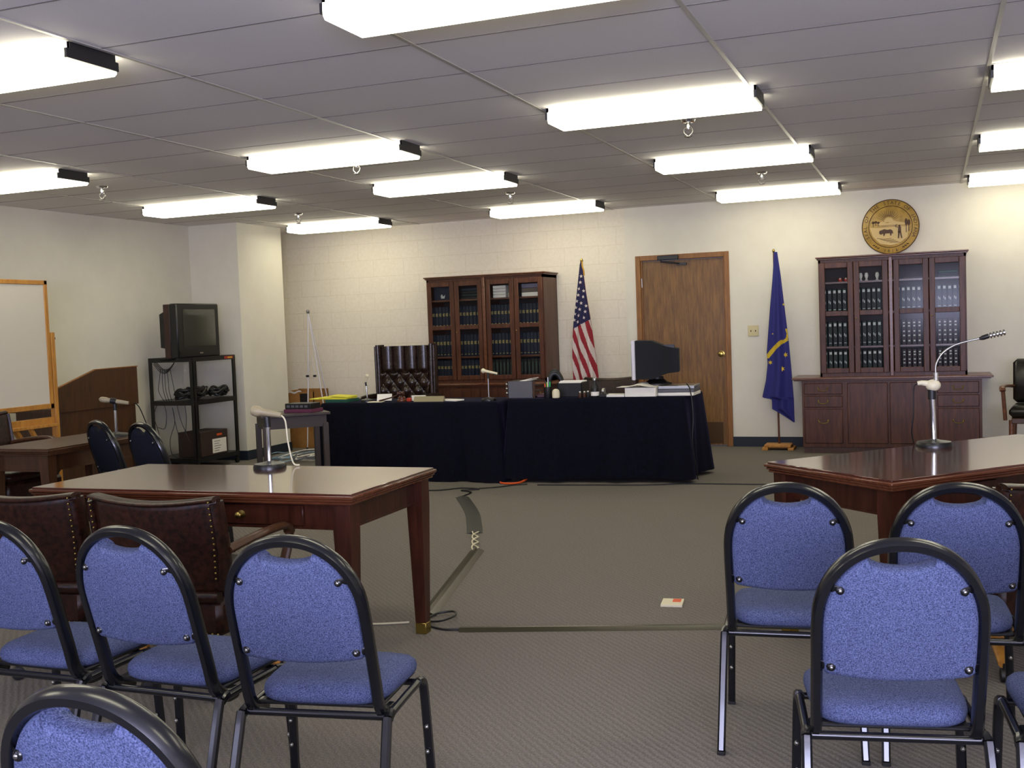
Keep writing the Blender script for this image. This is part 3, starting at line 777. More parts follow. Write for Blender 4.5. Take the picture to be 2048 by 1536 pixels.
# things on the bench
solo(MB().box(-.12, .12, -.12, .12, 0, .032, .003), 'binder', 'green', 'dark green binder under the yellow papers at the bench left end', 'binder', (-5.25, 9.0, BT))
m = MB()
m.box(-.23, .17, -.1, .1, 0, .008); m.at((.02, .01, .008), (0, 0, .2)); m.box(-.16, .16, -.1, .1, 0, .01); m.at((.08, .0, .018), (0, .06, .1)); m.box(-.1, .1, -.1, .1, .004, .012)
solo(m, 'legal_pad', 'yellow', 'bright yellow papers lying on the green binder', 'paper', (-5.32, 9.0, BT+.032))
m = MB(); m.at((0, 0, .0), (-.9, 0, 0)); m.box(-.075, .075, -.1, .0, .0, .006)
o = solo(MB().at((0, 0, 0), (1.1, 0, .3)).box(-.07, .07, 0, .068, 0, .006), 'desk_card', 'white', 'white card propped up in front of the tufted chair', 'card', (-4.80, 9.0, BT+.006))
m = MB(); m.at((0, 0, 0), (0, 0, .2)); m.box(-.08, .06, -.05, .05, 0, .006)
solo(m, 'loose_paper', 'cream', 'cream paper lying flat at the foot of the propped card', 'paper', (-4.84, 8.93, BT))
t = thing('gavel', 'dark wooden gavel leaning on its red-brown block', 'gavel', (-4.62, 8.97, BT))
m = MB(); m.at((.0, .02, .072), (0, PI/2, .3)); m.lathe([(.018, -.035), (.022, -.032), (.022, -.02), (.018, -.015), (.018, .015), (.022, .02), (.022, .032), (.018, .035)], 18); m.build('head', 'redleg', t)
MB().tube([(0, .02, .068), (-.1, -.01, .035), (-.2, -.035, .01)], [.008, .006, .009], 12).build('handle', 'redleg', t)
o = solo(MB().lathe([(.045, 0), (.048, .01), (.045, .02), (.035, .025), (.035, .04), (.03, .045)], 24), 'sound_block', 'redtrim', 'round red-brown sounding block under the gavel head', 'gavel block', (-4.60, 8.97, BT))
solo(MB().box(-.02, .02, -.02, .02, 0, .035, .006), 'red_case', 'red', 'small red object beside the gavel block', 'box', (-4.515, 8.95, BT))
solo(MB().box(-.07, .07, -.01, .01, 0, .05, .002), 'paper_stack', 'white', 'white folded paper between gavel and wooden name plate', 'paper', (-4.47, 9.06, BT))
m = MB(); m.prism([(-.025, 0), (.025, 0), (.012, .048), (.0, .048)], -.15, .15, 'x'); solo(m, 'name_plate', 'walnut' if False else mat('tan_name_plate', '#8f8462', .5), 'tan name plate on the bench in front of the tufted chair', 'name plate', (-4.31, 8.95, BT))
m = MB(); m.at((0, 0, 0), (0, 0, -.3)); m.box(-.1, .11, -.06, .06, 0, .012); solo(m, 'loose_paper', 'white', 'white papers behind the right end of the tan name plate', 'paper', (-4.13, 9.03, BT))
t = thing('desk_organizer', 'grey desk organizer with round knobs down its left side, on the bench', 'organizer', (-3.44, 9.02, BT))
MB().box(-.115, .115, 0, .008, 0, .15, .002).build('panel', 'grey', t)
m = MB()
for z in (.0, .05, .1, .145): m.box(-.11, .11, .008, .26, z, z+.006)
m.build('tray', 'blk', t)
for z in (.045, .085, .125): MB().ball((-.128, .0, z), .012, 10, 8).build('knob', 'steel', t)
for s in (-1, 1): MB().box(s*.128-.008, s*.128+.008, .0, .02, 0, .15).build('post', 'walnut', t)
m = MB(); m.at((0, 0, 0), (0, -.08, .1)); m.box(-.06, .06, -.08, .08, 0, .006); m.at((.01, 0, .006), (0, -.2, -.1)); m.box(-.05, .06, -.07, .07, 0, .006)
solo(m, 'loose_paper', 'white', 'white papers resting on top of the grey desk organizer', 'paper', (-3.40, 9.13, BT+.152))
m = MB(); m.at((0, 0, 0), (0, 0, .2)); m.box(-.1, .1, -.07, .07, 0, .03, .004); solo(m, 'notebook', 'maroon', 'maroon notebook right of the grey organizer', 'notebook', (-3.22, 9.16, BT))
t = thing('pen_cup', 'black cup of pens and highlighters on the bench', 'pen cup', (-3.165, 8.98, BT))
MB().lathe([(.034, 0), (.036, .004), (.036, .1), (.032, .1), (.032, .01)], 18).build('cup', 'blk', t)
for x, y, h, mm in ((-.02, 0, .155, 'blk'), (-.008, .01, .14, mat('neon_yellow', '#c8f02a', .5)), (.006, -.008, .185, 'steel'), (.02, .004, .145, mat('neon_green', '#2cc06a', .5)), (.012, .015, .17, 'blk'), (-.022, -.012, .13, 'orange')):
    MB().tube([(x*.7, y*.7, .01), (x, y, h)], .006, 8).build('pen', mm, t)
solo(MB().lathe([(.02, 0), (.033, .006), (.034, .05), (.028, .072), (.012, .082)], 18), 'dispenser', 'cream', 'cream rounded dispenser between pen cup and black box', 'dispenser', (-3.08, 8.95, BT))
t = thing('file_box', 'black open box of papers beside the pen cup on the bench', 'box', (-2.99, 9.06, BT))
m = MB(); m.box(-.115, .115, 0, .008, 0, .125, .002); m.box(-.115, .115, .2, .208, 0, .14); m.box(-.115, -.107, 0, .208, 0, .13); m.box(.107, .115, 0, .208, 0, .13); m.box(-.115, .115, 0, .208, 0, .006); m.build('body', 'blk', t)
m = MB()
for k in range(8): m.box(-.104, .104, .02+.022*k, .036+.022*k, .006, .135+.004*(k % 3))
m.build('contents', 'white', t)
def bottle(x, y, r, h, body, cap, lab, nm='small_bottle'):
    t = thing(nm, lab, 'bottle', (x, y, BT), 0)
    MB().lathe([(r*.9, 0), (r, .004), (r, h*.7), (r*.5, h*.82), (r*.45, h*.85)], 16).build('body', body, t)
    MB().lathe([(r*.55, h*.84), (r*.6, h*.86), (r*.6, h*.98), (r*.5, h)], 14).build('cap', cap, t)
bottle(-2.872, 8.99, .014, .055, 'walnut', 'white', 'tiny brown bottle with white cap, left one right of the file box')
bottle(-2.838, 9.01, .014, .055, 'walnut', 'white', 'tiny brown bottle with white cap, middle one before the striped flag')
bottle(-2.800, 8.99, .015, .060, 'blk', 'white', 'tiny dark bottle with white cap beside the black labelled bottle')
t = thing('water_bottle', 'black bottle with a white label in front of the striped flag', 'bottle', (-2.745, 9.02, BT))
MB().lathe([(.034, 0), (.036, .005), (.036, .07), (.03, .1), (.014, .125), (.014, .15)], 18).build('body', 'blk', t)
MB().lathe([(.0365, .015), (.0365, .05)], 18).build('label_band', 'white', t); MB().lathe([(.016, .148), (.017, .165), (.014, .17)], 14).build('cap', 'steel', t)
t = thing('tape_dispenser', 'small black tape dispenser right of the labelled bottle', 'tape dispenser', (-2.675, 9.05, BT))
MB().box(-.03, .03, -.05, .05, 0, .03, .005).build('body', 'blk', t)
m = MB(); m.at((0, 0, .05), (0, PI/2, 0)); m.lathe([(.012, -.01), (.028, -.01), (.028, .01), (.012, .01)], 16); m.build('tape_roll', 'steel', t)
solo(MB().box(-.09, .09, -.07, .07, 0, .022, .002), 'paper_stack', 'white', 'low stack of white papers between bottles and white carton', 'paper', (-2.575, 9.1, BT))
solo(MB().box(-.135, .135, -.11, .11, 0, .078, .002), 'paper_carton', 'white', 'white paper carton under the monitor, left of the grey trays', 'box', (-2.345, 9.14, BT))
def sheet(u, v):
    x = -.19+.34*u; y = -.1+.2*v; return (x, y, .004+.035*math.exp(-((x-.0)/.07)**2)*(.5+.5*v))
solo(MB().slab(sheet, 20, 6, lambda u, v: (0, 0, -.002)), 'loose_paper', 'white', 'curled white sheet lying on the white carton', 'paper', (-2.36, 9.11, BT+.08))
for k, (mm, lab) in enumerate((('white', 'pale tray of papers, lowest of the stack under the monitor'), ('grey', 'grey tray in the middle of the stack under the monitor'), ('steel', 'light grey tray, topmost of the stack under the monitor'))):
    solo(MB().box(-.155, .155, -.15, .15, 0, .028, .003), 'document_tray', mm, lab, 'tray', (-2.05, 9.24, BT+.0295*k), .02*k)
# crt monitor facing left
t = thing('computer_monitor', 'dark crt computer monitor seen from behind at the right end of the bench', 'monitor', (-2.26, 9.30, BT+.0295*3), PI/2+.18)
# local: screen faces +y (world -x)
MB().box(-.19, .19, .17, .205, .05, .395, .008).build('front_bezel', 'hub', t)
MB().box(-.17, .17, .203, .207, .08, .365).build('screen', 'screen', t)
m = MB(); v = []
for (hw_, z0, z1, y) in ((.185, .055, .39, .17), (.18, .055, .385, .03), (.13, .10, .33, -.10), (.12, .11, .31, -.20)):
    v += [(-hw_, y, z0), (hw_, y, z0), (hw_, y, z1), (-hw_, y, z1)]
f = [(0, 1, 2, 3), (15, 14, 13, 12)]
for q in (0, 4, 8): f += [(q+k, q+(k+1) % 4, q+4+(k+1) % 4, q+4+k) for k in range(4)]
m.add(v, f); m.build('body', mat('charcoal_monitor_shell', '#101214', .6, spec=.2), t)
m = MB(); m.lathe([(.13, 0), (.13, .012), (.1, .02), (.06, .05), (.06, .07)], 24); m.build('stand', 'blk', t)
m = MB()
for k in range(7): m.box(-.10+.03*k, -.09+.03*k, -.16, -.02, .318-.0*k, .345)
m.build('vent', 'blk', t)
solo(MB().tube(smooth([(-1.96, 9.13, BT+.1), (-1.92, 9.06, BT+.06), (-1.895, 9.02, BT-.05), (-1.89, 9.02, BT-.2), (-1.90, 9.02, BT-.4), (-1.88, 9.1, .02)], 6), .005, 8), 'monitor_cable', 'blk', 'black cable hanging down the right end of the bench', 'cable')

# ---------------------------------------------------------------- small table left of the bench
t = thing('small_desk', 'small grey-brown wooden table set askew left of the navy bench', 'table', (-5.345, 7.85, 0), math.radians(44))
MB().box(-.045, .56, -.045, .41, .672, .695, .004).build('tabletop', 'greywood', t)
MB().box(-.01, .53, -.01, .375, .57, .672).build('apron', 'greywood', t)
for x in (.0, .52):
    for y in (.0, .365): MB().box(x-.023, x+.023, y-.023, y+.023, 0, .6, .002).build('leg', 'greywood', t)
z0 = .695
solo(MB().box(-.14, .14, -.1, .1, 0, .03, .003), 'binder', 'purple', 'purple flat folder under the black radio unit on the small table', 'folder', (-5.18, 8.20, z0))
t = thing('radio_unit', 'black electronic unit with buttons on the purple folder', 'radio', (-5.185, 8.20, z0+.03))
MB().box(-.13, .13, -.085, .085, 0, .05, .004).build('body', 'blk', t)
m = MB()
for k in range(5): m.box(-.11+.045*k, -.08+.045*k, -.088, -.084, .015, .035)
m.build('button', 'grey', t)
# open carton against the back wall
t = thing('cardboard_box', 'tall tan cardboard box with crumpled papers on top, behind the small table', 'box', (-7.14, 11.38, 0))
m = MB()
m.box(-.21, .21, -.17, -.16, 0, .68); m.box(-.21, .21, .16, .17, 0, .70); m.box(-.21, -.2, -.17, .17, 0, .69); m.box(.2, .21, -.17, .17, 0, .70); m.box(-.199, .199, -.159, .159, .002, .35)
m.build('body', 'cardboard', t)
m = MB(); m.slab(lambda u, v: (-.16+.2*u, -.178+.03*v, .69-.12*v*(1-.6*u)+.01*math.sin(9*u)), 12, 4, lambda u, v: (0, .003, 0)); m.build('hanging_paper', 'white', t)
MB().box(-.17, .17, -.13, .13, .35, .66, .01).build('contents', mat('dim_grey_papers', '#6d675b', .8), t)
MB().box(.02, .13, -.175, -.171, .55, .66).build('opening_shade', 'blk', t)  # black sheet on the carton front, painting the shade inside an opening
# tangle of cables
rnd = random.Random(4)
for k, (mm, lab) in enumerate((('bluecord', 'tangle of pale blue cable on the floor under the small table'), ('white', 'coiled white cable on the floor by the small table legs'), ('grey', 'grey cable curled on the floor behind the small table'))):
    pts = []; x, y = -6.75+.2*k, 10.25
    for i in range(26):
        a = i*1.1+rnd.uniform(-.4, .4); r = .10+.16*rnd.random(); pts.append((x+.55*r*2*math.cos(a)+.02*i-.1, y+r*2*math.sin(a), .012+.03*rnd.random()+.012*k))
    solo(MB().tube(smooth(pts, 5), .006, 6), 'cable_coil', mm, lab, 'cable')

# aluminium easel
t = thing('tripod_easel', 'thin silver tripod easel standing against the block wall', 'easel', (-6.93, 11.25, 0))
ap = Vector((-.05, 0, 1.64))
for (x, y) in ((-.02, -.2), (.25, -.12), (.08, .33)):
    lg = MB().tube([ap, (x*.5-.02, y*.5, .8), (x, y, .005)], [.006, .008, .006], 8).build('leg', 'hub', t)
    MB().lathe([(.012, 0), (.012, .02), (.008, .03)], 10, c=(x, y, 0)).build('foot_cap', 'blk', lg)
MB().lathe([(.014, 0), (.02, .01), (.02, .035), (.01, .045)], 12, c=(-.05, 0, 1.62)).build('head', 'steel', t)
for x in (-.035, .065): MB().box(x-.015, x+.015, -.115, -.085, .86, .885, .002).build('tray_clip', 'blk', t)
MB().tube([(-.035, -.1, .87), (.03, -.09, 1.1), (.065, -.1, .88)], .004, 6).build('brace', 'hub', t)

# ---------------------------------------------------------------- bookcases
def book_mesh(mi_body, style):
    m = MB(); m.box(-.0195, .0195, 0, .17, 0, .24, .003, 0)
    f = lambda x0, x1, z0, z1: m.box(x0, x1, -.0012, .0, z0, z1, 0, 1)
    if style == 0: f(-.012, .012, .195, .222); f(-.010, -.003, .10, .125); f(.002, .010, .09, .115); f(-.012, .012, .03, .036)
    elif style == 1: f(-.012, -.008, .13, .165); f(-.004, .002, .13, .165); f(.005, .012, .13, .136); f(.005, .012, .159, .165); f(.010, .013, .13, .165); f(-.010, .010, .02, .026)
    elif style == 2:
        for z in (.03, .08, .12, .17, .20): f(-.009, .009, z, z+.014)
    elif style == 3: f(-.005, -.002, .05, .2); f(.004, .006, .08, .2)
    o = m.build('book', [('bookg', 'bookb', 'bookr', 'bookk')[mi_body], ('foil', 'gfoil', 'foil', 'foilg')[style]])
    me = o.data; bpy.data.objects.remove(o); return me
BOOK = {(0, 0): book_mesh(0, 0), (1, 1): book_mesh(1, 1), (2, 2): book_mesh(2, 2), (3, 3): book_mesh(3, 3), (1, 3): book_mesh(1, 3)}
ORD = ['first', 'second', 'third', 'fourth', 'fifth', 'sixth', 'seventh', 'eighth', 'ninth']
def book_row(x0, x1, y, z, kind, h, label, group, gap=0):
    n = int((x1-x0)/.0425); step = (x1-x0)/n
    for k in range(n):
        if gap and k < gap: continue
        o = bpy.data.objects.new('book', BOOK[kind]); C.objects.link(o)
        o.location = (x0+step*(k+.5), y+random.uniform(0, .008), z); s = h/.24*random.uniform(.985, 1.0); o.scale = (1, 1, s)
        tag(o, '%s %s book from the left, %s' % (ORD[k-gap], label[0], label[1]), 'book', group)
def bookcase(label, x0, x1, yf, yb, z0, z1, cat='bookcase'):
    t = thing('bookcase', label, cat, ((x0+x1)/2, yf, z0)); w = x1-x0; h = z1-z0; D = yb-yf
    m = MB(); a = w/2
    m.box(-a, -a+.02, .0, D, 0, h-.03); m.box(a-.02, a, .0, D, 0, h-.03); m.box(-a, a, D-.012, D, 0, h-.03)
    m.box(-a, a, .0, D, 0, .045); m.box(-.012, .012, .0, D, 0, h-.03)
    m.box(-a, a, 0, D, h-.06, h-.03); m.build('case', 'cherry', t)
    m = MB(); m.box(-a-.012, a+.012, -.02, D, h-.03, h-.015, .004); m.box(-a-.025, a+.025, -.035, D, h-.015, h, .005); m.build('crown_moulding', 'cherrytrim', t)
    MB().box(-a+.02, a-.02, D-.02, D-.013, .045, h-.06).build('back_panel', 'cherryin', t)
    for z in (.30, .635, .945):
        for s in (-1, 1):
            q = sorted((s*.012, s*(a-.02))); MB().box(q[0], q[1], .03, D-.02, z-.018, z).build('shelf', 'cherrytrim', t)
    m = MB(); m.box(-.018, .018, -.03, .0, .0, h-.03, .005); m.build('centre_stile', 'cherrytrim', t)
    dw = (a-.03)/2
    for k in range(4):
        cx = (-a+.008+dw*(k+.5)) if k < 2 else (a-.008-dw*(3-k+.5)); e = dw/2-.003; st = .052
        m = MB(); zb, zt, zm = .035, h-.06, .635
        m.box(cx-e, cx-e+st, -.022, 0, zb, zt, .004); m.box(cx+e-st, cx+e, -.022, 0, zb, zt, .004)
        m.box(cx-e+st, cx+e-st, -.022, 0, zb, zb+.05, .004); m.box(cx-e+st, cx+e-st, -.022, 0, zt-.055, zt, .004)
        m.box(cx-e+st, cx+e-st, -.022, 0, zm-.03, zm+.018, .004)
        d = m.build('door', 'cherry', t)
        MB().box(cx-e+st-.004, cx+e-st+.004, -.012, -.008, zb+.04, zt-.04).build('glass_pane', 'glass', d)
        if k % 2 == 1: MB().ball((cx-e+.02, -.03, zm-.06), .007, 8, 6).build('knob', 'brass', d)
    return t
def credenza(label, x0, x1, xb0, xb1, yf, yb, ztop):
    t = thing('credenza', label, 'cabinet', ((x0+x1)/2, yf, 0)); c = (x0+x1)/2; D = yb-yf
    m = MB(); m.box(x0-c, x1-c, -.05, D, ztop-.02, ztop, .005); m.box(x0-c+.02, x1-c-.02, -.03, D, ztop-.032, ztop-.02, .003); m.build('top', 'cherrytrim', t)
    a0, a1 = xb0-c, xb1-c
    MB().box(a0, a1, 0, D, .06, ztop-.032, .002).build('body', 'cherry', t)
    MB().box(a0+.01, a1-.01, .02, D, 0, .06).build('plinth', 'walnut', t)
    W = a1-a0; cols = ((.012, .235), (.262, .490), (.502, .73), (.762, .985))
    for ci, (p, q) in enumerate(cols):
        xa, xb = a0+W*p, a0+W*q
        if ci in (0, 3):
            for (za, zb) in ((.59, .70), (.46, .575), (.10, .445)):
                d = MB().box(xa, xb, -.014, 0, za, zb, .006).build('drawer', 'cherry', t); cx = (xa+xb)/2; zc = (za+zb)/2+(.05 if zb-za > .2 else 0)
                m = MB()
                for s in (-1, 1): m.ball((cx+s*.045, -.02, zc+.008), .009, 8, 6)
                m.tube(smooth([(cx-.045, -.024, zc+.004), (cx-.035, -.03, zc-.014), (cx, -.032, zc-.02), (cx+.035, -.03, zc-.014), (cx+.045, -.024, zc+.004)], 4), .004, 8)
                m.build('handle', 'brass', d)
        else:
            MB().box(xa, xb, -.014, 0, .10, .70, .006).build('door', 'cherry', t)
    return t
# right bookcase
credenza('dark reddish wood credenza under the right bookcase, drawers at both ends', -1.32, .53, -1.225, .43, 11.12, 11.655, .757)
bookcase('tall glass-door bookcase on the right, full of green law books', -1.055, .31, 11.25, 11.648, .757, 1.952)
names_r = ['far left', 'second from left', 'third from left', 'far right']
def compartments(x0, x1):
    a = (x1-x0)/2; c = (x0+x1)/2
    dw = (a-.03)/2; out = []
    for k in range(4):
        cx = (-a+.008+dw*(k+.5)) if k < 2 else (a-.008-dw*(3-k+.5)); out.append((c+cx-dw/2+.02, c+cx+dw/2-.02))
    return out
for k, (xa, xb) in enumerate(compartments(-1.055, .31)):
    nm = names_r[k]
    for r, (z, h) in enumerate(((.757+.635, .245), (.757+.30, .25), (.757+.045, .215))):
        kind = (2, 2) if (k >= 2 and r >= 1) else (0, 0)
        w = 'brown banded' if kind[0] == 2 else 'green law'
        row = ['upper', 'middle', 'bottom'][r]
        book_row(xa, xb, 11.30, z, kind, h, (w, '%s row, %s door, right bookcase' % (row, nm)), 'books behind the %s door, %s row, right bookcase' % (nm, row))
def jar(x, y, z, lab, mm='red'):
    t = thing('small_jar', lab, 'jar', (x, y, z)); MB().lathe([(.018, 0), (.02, .004), (.02, .03), (.014, .038)], 14).build('body', mm, t); MB().ball((0, -.014, .028), .010, 8, 6).build('lid', 'white', t)
ZS = .757+.945
jar(-.85, 11.31, ZS, 'small red jar on the top shelf of the right bookcase, left one of two')
jar(-.795, 11.31, ZS, 'small red jar on the top shelf of the right bookcase, right one of two')
for i, (x, w2) in enumerate(((-.655, 'leftmost'), (-.60, 'middle'), (-.50, 'rightmost'))):
    solo(MB().lathe([(.012, 0), (.016, .006), (.008, .014), (.014, .03), (.02, .05), (.014, .075), (.006, .08)], 14), 'figurine', 'white', '%s of three pale figurines on the top shelf, right bookcase' % w2, 'figurine', (x, 11.31, ZS))
solo(MB().box(-.09, .09, 0, .15, 0, .02, .002), 'flat_book', 'bookr', 'dark book lying flat on the top shelf behind the third door, right bookcase', 'book', (-.17, 11.30, ZS))
for i in range(3): solo(MB().box(-.085, .085, 0, .16, 0, .02, .002), 'flat_book', ('bookg', 'bookb', 'green')[i], ['lowest', 'middle', 'topmost'][i]+' of three flat dark books on the far right top shelf, right bookcase', 'book', (.15, 11.30, ZS+.021*i))
# left bookcase
credenza('dark wood credenza under the left bookcase, mostly hidden by the bench', -5.68, -3.70, -5.58, -3.80, 11.07, 11.655, .757)
bookcase('tall glass-door bookcase on the left, filled with blue law books', -5.37, -3.955, 11.20, 11.648, .757, 1.965)
for k, (xa, xb) in enumerate(compartments(-5.37, -3.955)):
    nm = names_r[k]
    for r, (z, h) in enumerate(((.757+.635, .235), (.757+.30, .25), (.757+.045, .215))):
        kind = (3, 3) if (k >= 2 and r == 2) else (1, 1)
        w = 'black' if kind[0] == 3 else 'blue law'
        row = ['upper', 'middle', 'bottom'][r]
        book_row(xa, xb, 11.25, z, kind, h, (w, '%s row, %s door, left bookcase' % (row, nm)), 'books behind the %s door, %s row, left bookcase' % (nm, row))
cp = compartments(-5.37, -3.955); ZS = .757+.945
solo(MB().box(-.12, .12, 0, .16, 0, .15, .003), 'dark_box', 'bookb', 'dark blue box with a small white mark, top shelf far left, left bookcase', 'box', ((cp[0][0]+cp[0][1])/2, 11.27, ZS))
o = MB().prism([(-.03, .02), (.01, .02), (.02, .06), (-.005, .04), (-.02, .07), (-.035, .05)], -.002, 0, 'y').build('mark', 'foil'); o.parent = [q for q in C.objects if q.name.startswith('dark_box')][0]
for i in range(4): solo(MB().box(-.11, .11, 0, .17, 0, .03, .003), 'flat_book', ('bookk', 'bookg', 'bookk', 'bookb')[i], ['lowest', 'second lowest', 'second highest', 'topmost'][i]+' of four dark flat books, top shelf second door, left bookcase', 'book', ((cp[1][0]+cp[1][1])/2, 11.26, ZS+.031*i))
for i in range(4): solo(MB().box(-.085, .07, 0, .18, 0, .032, .003), 'paper_ream', 'white', ['lowest', 'second lowest', 'second highest', 'topmost'][i]+' of four white paper packs, top shelf third door, left bookcase', 'paper', ((cp[2][0]+cp[2][1])/2-.02, 11.25, ZS+.034*i))
solo(MB().box(-.018, .018, 0, .05, 0, .05, .003), 'cream_box', 'cream', 'small cream box right of the white packs, left bookcase', 'box', ((cp[2][0]+cp[2][1])/2+.095, 11.25, ZS))
for i in range(3): solo(MB().box(-.10, .10, 0, .18, 0, .045, .003), 'document_box', ('white', mat('grey_brown_carton', '#6c6055', .7), mat('lilac_grey_carton', '#7a7488', .7))[i], ['lowest, white', 'middle, grey-brown', 'topmost, lilac-grey'][i]+' of three flat boxes, far right top shelf, left bookcase', 'box', ((cp[3][0]+cp[3][1])/2, 11.25, ZS+.047*i))

# ---------------------------------------------------------------- seal on the wall
t = thing('wall_seal', 'round carved gold wooden state seal on the wall above the right bookcase', 'seal', (-.378, 11.655, 2.24))
t.rotation_euler = (PI/2, 0, 0)      # local z faces the room
R_ = .275
MB().lathe([(R_-.01, 0), (R_, .004), (R_, .026), (R_-.006, .03)], 64).build('disc', 'sealw', t)
MB().tube([(R_*math.cos(a*PI/32)*.985, R_*math.sin(a*PI/32)*.985, .028) for a in range(64)], .005, 8, closed=True).build('rim', 'seald', t)
MB().tube([(.208*math.cos(a*PI/32), .208*math.sin(a*PI/32), .03) for a in range(64)], .0035, 6, closed=True).build('inner_ring', 'seald', t)
m = MB(); word = 'SEAL OF THE STATE OF INDIANA'
for i, ch in enumerate(word):
    if ch == ' ': continue
    a = math.radians(205-230*i/(len(word)-1)); v, f = text_mesh(ch, .05, .002)
    m.T = Matrix.Translation((.224*math.cos(a), .224*math.sin(a), .031)) @ Matrix.Rotation(a-PI/2, 4, 'Z'); m.add(v, f)
for i, ch in enumerate('1816'):
    a = math.radians(270-13.5+9*i); v, f = text_mesh(ch, .042, .002)
    m.T = Matrix.Translation((.256*math.cos(a), .256*math.sin(a), .031)) @ Matrix.Rotation(a+PI/2, 4, 'Z'); m.add(v, f)
m.build('lettering', 'seald', t)
m = MB()
for s in (-1, 1):
    for k in range(3):
        a = math.radians(270+s*(30+6*k)); m.ball((.24*math.cos(a), .24*math.sin(a), .031), (.014, .006, .003), 8, 4)
m.build('ornament', 'seald', t)
m = MB()
for k in range(13):
    a = PI*(k+.5)/13*.8+PI*.1; c, s = math.cos(a), math.sin(a); m.prism([(-.005+.055*c-.015, .05+.055*s), (.003+.055*c-.015, .05+.055*s), (.13*c-.015, .05+.13*s)], .029, .033, 'z')
m.build('sun_rays', 'seald', t)
m = MB(); m.prism([(-.015+.045*math.cos(PI*k/12), .048+.045*math.sin(PI*k/12)) for k in range(13)], .029, .036, 'z')
m.prism([(-.12, .03), (-.08, .06), (-.03, .035), (.03, .06), (.08, .045), (.14, .03), (.14, .018), (-.12, .018)], .029, .034, 'z')
m.prism([(-.198, -.0), (-.1, -.005), (.05, .0), (.17, -.005), (.16, -.11), (.08, -.17), (0, -.185), (-.1, -.165), (-.17, -.09)], .029, .031, 'z'); m.build('landscape', 'seall', t)
m = MB()
for (x, y, h) in ((-.165, .035, .05), (-.14, .04, .045), (-.115, .035, .04), (.15, .0, .13), (.175, .0, .11)):
    m.box(x-.003, x+.003, y-h*.5, y+h*.3, .03, .034); m.ball((x, y+h*.3, .032), (.014, h*.28, .004), 10, 6)
m.build('trees', 'seald', t)
bf = [(-.11, -.06), (-.105, -.035), (-.085, -.03), (-.06, -.02), (-.03, -.03), (.0, -.025), (.02, -.04), (.025, -.07), (.012, -.065), (.005, -.09), (-.003, -.09), (-.006, -.065), (-.05, -.065), (-.06, -.09), (-.068, -.09), (-.07, -.065), (-.095, -.075)]
MB().prism(bf, .03, .036, 'z').build('buffalo', 'seald', t)
m = MB(); m.ball((.085, .005, .034), .010, 8, 6); m.prism([(.07, -.06), (.1, -.06), (.1, -.005), (.075, -.005)], .03, .036, 'z'); m.prism([(.068, -.12), (.08, -.12), (.088, -.06), (.1, -.12), (.112, -.12), (.1, -.055), (.072, -.055)], .03, .036, 'z'); m.tube([(.07, -.01, .034), (.045, .0, .034), (.06, .02, .034)], .004, 6); m.build('woodsman', 'seald', t)
m = MB()
for k in range(5): m.tube(smooth([(-.13+.03*k, -.11-.012*k, .031), (-.06+.03*k, -.12-.01*k, .031), (.01+.02*k, -.115-.012*k, .031)], 3), .002, 5)
m.build('ground_lines', 'seald', t)

# switch plate
t = thing('switch_plate', 'ivory double light switch plate between door and blue flag', 'light switch', (-1.772, 11.655, 1.236))
MB().box(-.056, .056, -.006, 0, -.057, .057, .003).build('plate', 'ivory', t)
for s in (-1, 1): MB().box(s*.024-.004, s*.024+.004, -.015, -.006, -.01, .008, .002).build('toggle', 'blk', t)

# ---------------------------------------------------------------- flags
def interp(tab, z):
    tab = sorted(tab)
    if z <= tab[0][0]: return tab[0][1]
    for (a, b), (c, d) in zip(tab, tab[1:]):
        if z <= c: return b+(d-b)*(z-a)/(c-a)
    return tab[-1][1]
def star(m, x, z, r, y, mi, n=5):
    pts = []
    for k in range(2*n):
        a = PI/2+PI*k/n; rr = r if k % 2 == 0 else r*.42; pts.append((x+rr*math.cos(a), z+rr*math.sin(a)))
    m.prism(pts, y-.0015, y, 'y', mi)
def flag_surface(Lt, Rt, z0, z1, depth, folds):
    def fn(u, v):
        z = z0+(z1-z0)*v; a, b = interp(Lt, z), interp(Rt, z); w = b-a
        y = -depth*(w/.22)*(math.sin(PI*u)*.7+.28*math.sin(folds*PI*u+2*v)) 
        return (a+w*u, y, z)
    return fn
# American flag; px (u,v) of the cloth outline turned into metres around the pole top
t = thing('american_flag', 'American flag hanging furled on its pole between left bookcase and door', 'flag', (-3.545, 11.30, 0))
k_ = .00545
def PX(u, v): return ((u-1163)*.00535-(v-521)*.00019+.0, 2.064-(v-521)*k_)
Lp = [(1161, 524), (1159.6, 529), (1153.7, 582), (1147, 640), (1144, 687), (1146, 744), (1149, 785), (1152, 815)]
Rp = [(1165, 524), (1166, 539), (1173, 588), (1181, 633), (1186, 666), (1193, 715), (1198, 750), (1200, 780), (1196, 815)]
Lt = [(PX(*p)[1], PX(*p)[0]) for p in Lp]; Rt = [(PX(*p)[1], PX(*p)[0]) for p in Rp]
zt, zb = PX(0, 524)[1], PX(0, 815)[1]
fn = flag_surface(Lt, Rt, zt, zb, .05, 5)
def us_col(u, v):
    x, y, z = fn(u, v); pv = 521+(2.064-z)/k_; pu = 1163+(x+(pv-521)*.00019)/.00535
    if pv < 656-(pu-1148)*.5: return 0
    s = ((pu-1100)*5.12-.36*(pv-500)*5.12+8*math.sin((pv-640)/22))/90
    return 1 if ((s-.13) % 1) < .5 else 2
m = MB(); m.slab(fn, 70, 170, lambda u, v: (0, .012, 0), us_col)
def on_surf(pu, pv):
    x, z = PX(pu, pv); v = (z-zt)/(zb-zt); a, b = interp(Lt, z), interp(Rt, z); u = (x-a)/(b-a); return x, z, fn(min(1, max(0, u)), v)[1]
